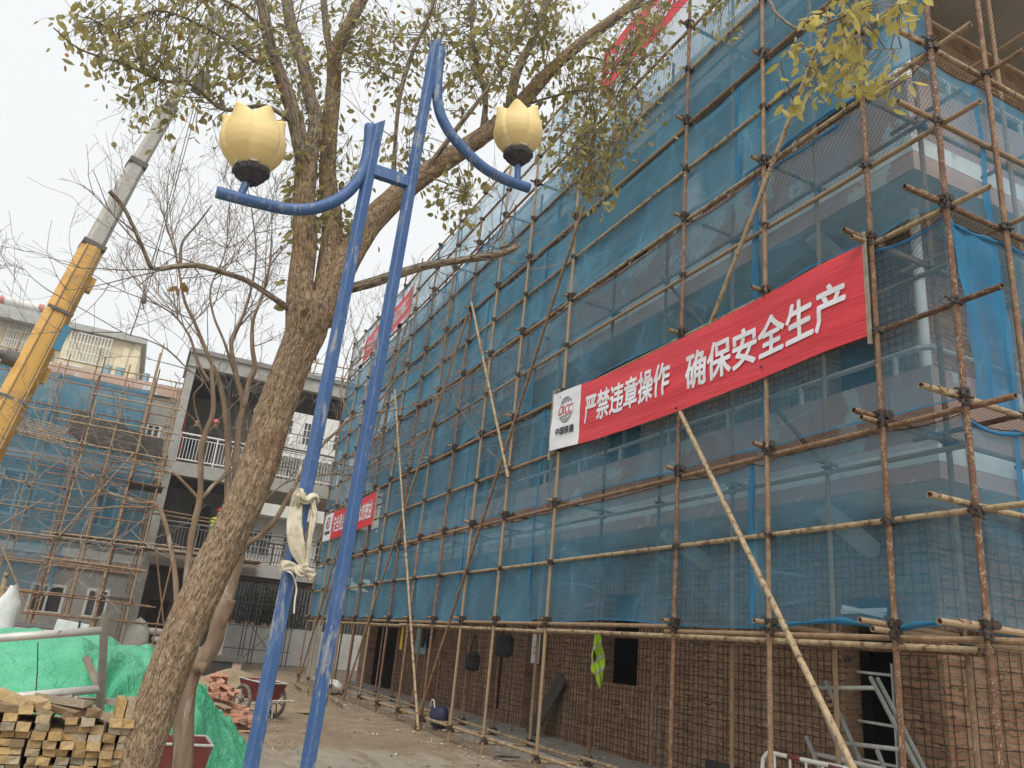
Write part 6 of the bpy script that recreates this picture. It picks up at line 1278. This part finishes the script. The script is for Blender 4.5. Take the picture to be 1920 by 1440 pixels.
# ---------------------------------------------------------------- along the scaffold and the brick wall
# hanging vest
vq = on(1120, 1235, 0, 6.1); vt = thing('hi_vis_vest', 'lime yellow reflective vest hanging from the scaffold in front of the brick wall', 'vest', (6.1, vq.y, vq.z - .36))
VE = [(0, 1123.5, 1126.5), (.27, 1114, 1130.5), (.38, 1111, 1135), (.57, 1109, 1133), (.76, 1112, 1129), (.9, 1114.5, 1127.5), (1, 1117.5, 1122.5)]
vd = sqrt(6.1 ** 2 + vq.y ** 2)
def vfn(u, v):
    for (v0, a0, b0), (v1, a1, b1) in zip(VE, VE[1:]):
        if v <= v1: f = (v - v0) / (v1 - v0); l_, r_ = a0 + (a1 - a0) * f, b0 + (b1 - b0) * f; break
    x_ = l_ + (r_ - l_) * u + 1.5 * sin(v * 14) * (u - .5)
    return hd(x_, 1290 - 106 * v, vd + .035 * sin(u * 8 + v * 4) + .02 * sin(v * 9 - u * 5))
m = MB(); m.grid(vfn, 16, 24); m.build('cloth', M['hiviz'], vt, True)
for v0 in (.27, .49, .72): m = MB(); m.grid(lambda u, v: tuple(Vector(vfn(u, v0 + .06 * v + .14 * (u - .5))) * .9985), 14, 2); m.build('reflective_band', M['reflect'], vt, True)
m = MB(); m.grid(lambda u, v: tuple(Vector(vfn(.12 + .28 * u * (1 - abs(v - .5)), .46 + .2 * v)) * .9982), 3, 6); m.build('armhole', M['black_cloth'], vt, True)
m = MB(); m.grid(lambda u, v: hd(1107.5 + 7 * u + 2 * v, 1258 - 22 * v + 6 * u, vd + .03), 4, 4); m.build('tail_flap', M['hiviz'], vt, True)
def bag(u, v, r, lab, h):
    q = on(u, v, 0, 6.1); t = thing('backpack', lab, 'bag', (6.1, q.y, q.z - r * 1.15)); W = Vector((.85, -.52, 0)); D = Vector((.52, .85, 0))
    def sq(c, e): return (1 if c > 0 else -1) * abs(c) ** e
    def body(ww, dd, hh, off, up):
        m = MB()
        def fn(a, b):
            th = 2 * pi * a; k = sin(pi * b) ** .4; zz = -sq(cos(pi * b), .75) * hh
            p = q + off + W * ww * sq(sin(th), .7) * k * (1 - .16 * b) + D * dd * sq(cos(th), .7) * k + Vector((0, 0, zz + up))
            return p + Vector((nz(p.x * 9, p.y * 9, p.z * 9), nz(p.x * 7, p.z * 9, 4), .6 * nz(p.z * 8, p.x * 8, 2))) * .022
        m.grid(fn, 28, 20); return m
    body(r, r * .55, r * 1.15, Vector((0, 0, 0)), 0).build('sack', M['black_cloth'], t, True)
    body(r * .68, r * .16, r * .45, -D * r * .56, -r * .45).build('pocket', M['black_cloth'], t, True)
    body(r * .8, r * .2, r * .3, -D * r * .45, r * .78).build('flap', M['black_cloth'], t, True)
    for s_ in (-1, 1): m = MB(); m.tube(spline([q + W * (.07 * s_) + Vector((0, 0, r * .95)), q + W * (.035 * s_) + Vector((0, 0, r + h * .5)), q + Vector((0, 0, r + h))], 4), .012, 6); m.build('strap', M['black_cloth'], t)
bag(886, 1240, .15, 'rounded black rucksack hanging on a long strap from the scaffold', .34); bag(946, 1210, .17, 'larger black rucksack hung high beside the brick pier', .12)
q = on(753, 1197, 0, 6.1); m = MB(); m.grid(lambda u, v: (6.1 + .02 * sin(u * 8), q.y + (u - .5) * (.22 - .12 * v), q.z - .24 + .5 * v), 8, 10); solo(m, 'yellow_cloth', M['yellow_cloth'], 'yellow cloth hanging from the scaffold over the brick wall', 'cloth', (6.1, q.y, q.z - .24))
q = on(796, 1196, 0, 7.42); m = MB()
for k in range(3): m.grid(lambda u, v: (7.4 + .02 * sin(u * 8), q.y + .1 - k * .28 + (u - .5) * .26, q.z - .25 + .1 * k + .75 * v), 6, 8)
solo(m, 'dark_clothes', M['black_cloth'], 'dark clothes hanging in the far window opening', 'clothes', (7.4, q.y, q.z - .25)); m = MB(); m.bx(7.44, 7.47, q.y - .1, q.y + .75, q.z - .42, q.z + .6); solo(m, 'green_board', M['crate_blue'], 'pale green board behind the dark clothes in the far window', 'board', (7.45, q.y, q.z - .42))
q = on(1004, 1215, 0, 7.3); m = MB(); m.bx(7.3, 7.31, q.y - .16, q.y + .16, q.z - .28, q.z + .3); sg = solo(m, 'paper_notice', M['white_plastic'], 'pale paper notice hung at a doorway in the brick wall', 'notice', (7.3, q.y, q.z - .28))
m = MB()
for k in range(3): m.bx(7.294, 7.2985, q.y - .1 + .03 * k, q.y + .06 - .02 * k, q.z - .1 + .1 * k, q.z - .075 + .1 * k)
o = m.build('print_lines', M['grey_rail'], sg)
q = on(1010, 1332, 0, 7.15); m = MB(); m.beam((7.1, q.y + .2, GZ + .12), (7.44, q.y - .28, -.35), .32, .03, 0, (1, 0, 0)); solo(m, 'plank', M['dark_plank'], 'dark grey board leaning against the brick pier', 'plank', (7.1, q.y, GZ + .12))
q = on(822, 1352, 0, 5.85); bb_ = thing('holdall', 'dark blue holdall standing under the scaffold on the concrete edge', 'bag', (5.85, q.y, GZ)); m = MB()
m.grid(lambda a, b: (5.85 + .16 * cos(2 * pi * a) * sin(pi * b) ** .4, q.y + .27 * sin(2 * pi * a) * sin(pi * b) ** .4, GZ + .22 - .2 * cos(pi * b) + .015 * nz(a * 5, b * 5)), 20, 12); m.build('body', M['navy'], bb_, True); m = MB(); m.tube(spline([(5.7, q.y - .12, GZ + .38), (5.69, q.y - .05, GZ + .5), (5.69, q.y + .06, GZ + .5), (5.7, q.y + .12, GZ + .38)], 4), .012, 6); m.build('handle', M['white_plastic'], bb_)
# galvanised frames leaning at the near doorway
def frame(lab, P, Q, P2, Q2, rungs, r=.022, mat='galv'):
    """two legs P-Q and P2-Q2 given bottom to top, rungs at fractions"""
    t = thing('access_frame', lab, 'frame', P, 'galvanised frames at the near doorway'); P, Q, P2, Q2 = map(Vector, (P, Q, P2, Q2))
    for a, b in ((P, Q), (P2, Q2)): m = MB(); m.tube([a, b], r, 10, True, 0, None, True); m.build('leg', M[mat], t, True)
    for f in rungs: m = MB(); m.cyl(P.lerp(Q, f), P2.lerp(Q2, f), r, 10); m.build('rung', M[mat], t, True)
def gp(u, v, X): return on(u, v, 0, X)
def toground(top, low):
    d = (low - top); return top + d * ((GZ - top.z) / d.z)
a1, b1 = gp(1517, 1272, 6.95), gp(1585, 1430, 6.75); a2, b2 = gp(1632, 1270, 6.95), gp(1715, 1430, 6.75)
frame('galvanised frame leaning in the near doorway, the tallest of the leaning ones', toground(a1, b1), a1, toground(a2, b2), a2, (.94, .62, .3))
a1, b1 = gp(1645, 1272, 7.05), gp(1722, 1420, 6.85); a2, b2 = gp(1548, 1278, 7.1), gp(1610, 1420, 6.95)
frame('second galvanised frame nested close behind the tallest leaning one', toground(a1, b1), a1, toground(a2, b2), a2, (.5,))
frame('slim upright steel frame standing inside the near doorway', gp(1588, 1236, 7.7) * 1 + Vector((0, 0, GZ - gp(1588, 1236, 7.7).z)), gp(1588, 1236, 7.7), gp(1672, 1244, 7.7) + Vector((0, 0, GZ - gp(1672, 1244, 7.7).z)), gp(1672, 1244, 7.7), (.93, .64, .42), .016, 'white_rail')
a1, b1 = gp(1512, 1382, 6.55), gp(1545, 1460, 6.4); a2, b2 = gp(1645, 1408, 6.55), gp(1670, 1470, 6.4)
frame('low galvanised frame lying forward nearest the striped barrier', toground(a1, b1), a1, toground(a2, b2), a2, (.86, .4))
# striped barrier
bq0 = on(1447, 1412, 0, 5.95); y0_ = bq0.y; z0_ = bq0.z
br_ = thing('barrier', 'red and white tubular barrier under the near doorway', 'barrier', (5.95, y0_ - .6, GZ))
d_ = (on(1575, 1440, 0, 6.05) - bq0); y1_ = y0_ - 1.5
m = MB(); m.tube(spline([(5.95, y0_ + .13, GZ), (5.95, y0_ + .13, z0_ - .16), (5.95, y0_ + .08, z0_ - .03), (5.95, y0_, z0_), (5.95, y0_ - .3, z0_), (5.95, y1_, z0_), (5.95, y1_ - .1, z0_ - .06), (5.95, y1_ - .12, z0_ - .2), (5.95, y1_ - .12, GZ)], 6), .02, 10); m.build('frame', M['white_rail'], br_, True)
for k in range(3): ya = y0_ - .22 - .5 * k; m = MB(); m.cyl((5.95, ya, z0_), (5.95, ya - .16, z0_), .0215, 10); m.build('red_stripe', M['red_paint'], br_, True)
for k in range(8): ya = y0_ - .04 - .2 * k; m = MB(); m.cyl((5.95, ya, GZ + .2), (5.95, ya, z0_), .011, 8); m.build('bar', M['white_rail'], br_)
m = MB(); m.cyl((5.95, y0_ + .13, GZ + .2), (5.95, y1_ - .12, GZ + .2), .016, 8); m.build('lower_rail', M['white_rail'], br_)
# litter along the scaffold foot
q = on(622, 1300, 2, GZ); m = MB(); m.grid(lambda u, v: (q.x + .28 * cos(2 * pi * u) * sin(pi * v), q.y + .4 * sin(2 * pi * u) * sin(pi * v), GZ + .17 - .17 * cos(pi * v) + .05 * nz(u * 7, v * 6)), 18, 12); solo(m, 'plastic_bag', M['white_plastic'], 'crumpled white plastic bag on the ground at the far scaffold foot', 'bag', (q.x, q.y, GZ), False)
m = MB(); rr = random.Random(8)
for _ in range(2600):
    y = rr.uniform(5, 26); x = rr.gauss(5.35, .4) if rr.random() < .5 else rr.uniform(.8, 7.3); s = rr.uniform(.006, .024) * (1.6 if rr.random() < .08 else 1)
    zz = (ground_z(x, y) if x < 5.95 else -1.39); m.box((x, y, zz + s * .3), (s * rr.uniform(.8, 2), s * rr.uniform(.8, 2), s * .8), RZ(rr.uniform(0, 3)) @ RX(rr.uniform(-.5, .5)), (2 if rr.random() < .05 else rr.choice([0, 0, 0, 0, 0, 1])))
solo(m, 'rubble', [M['rubble'], M['red_brick'], M['white_plastic']], 'crumbs of mortar, brick and paper strewn along the scaffold foot', 'rubble', (5.4, 14, GZ), False, None, 'stuff')
m = MB()
for k in range(9): y = 18 + .6 * k; m.tube([(4.7 + rr.uniform(-.2, .2), y, GZ + .04), (4.95 + rr.uniform(-.2, .2), y + 1.6, GZ + .05)], .012, 5)
solo(m, 'steel_rods', M['ladder_wire'], 'loose rusty rods lying along the far scaffold foot', 'rods', (4.8, 20, GZ), False, None, 'stuff')
q = on(948, 1425, 2, GZ); m = MB(); m.beam((q.x - .15, q.y + .1, GZ + .03), (q.x + .2, q.y - .05, GZ + .05), .06, .03); solo(m, 'wood_scrap', M['dark_plank'], 'short dark wood scrap on the ground before the scaffold', 'scrap', (q.x, q.y, GZ))
# two white sticks caught crossed behind the lowest near net
for i, (p, q_) in enumerate((((1580, 1138), (1660, 1155)), ((1578, 1147), (1661, 1144)))):
    m = MB(); m.beam(on(*p, 0, 5.56 + .03 * i), on(*q_, 0, 5.56 + .03 * i), .02, .035); solo(m, 'stick', M['white_plastic'], f'white stick crossed behind the lowest near net, {("the one sloping down to the right", "the nearly level one")[i]}', 'stick', tuple(on(*p, 0, 5.56)))
# ---------------------------------------------------------------- thin winter haze over the whole yard
hz = MB(); hz.bx(-230, 230, -210, 230, GZ - 1.2, 26)
hm = NB('winter_haze'); pv = hm.n('ShaderNodeVolumePrincipled'); pv.inputs['Density'].default_value = 0.0014; pv.inputs['Color'].default_value = (0.9, 0.92, 0.94, 1); pv.inputs['Anisotropy'].default_value = 0.2
hm.l(pv.outputs[0], hm.out.inputs['Volume'])
solo(hz, 'haze', hm.m, 'pale even winter haze hanging over the whole yard', 'haze', (0, 0, GZ - 1.2), False, None, 'stuff')
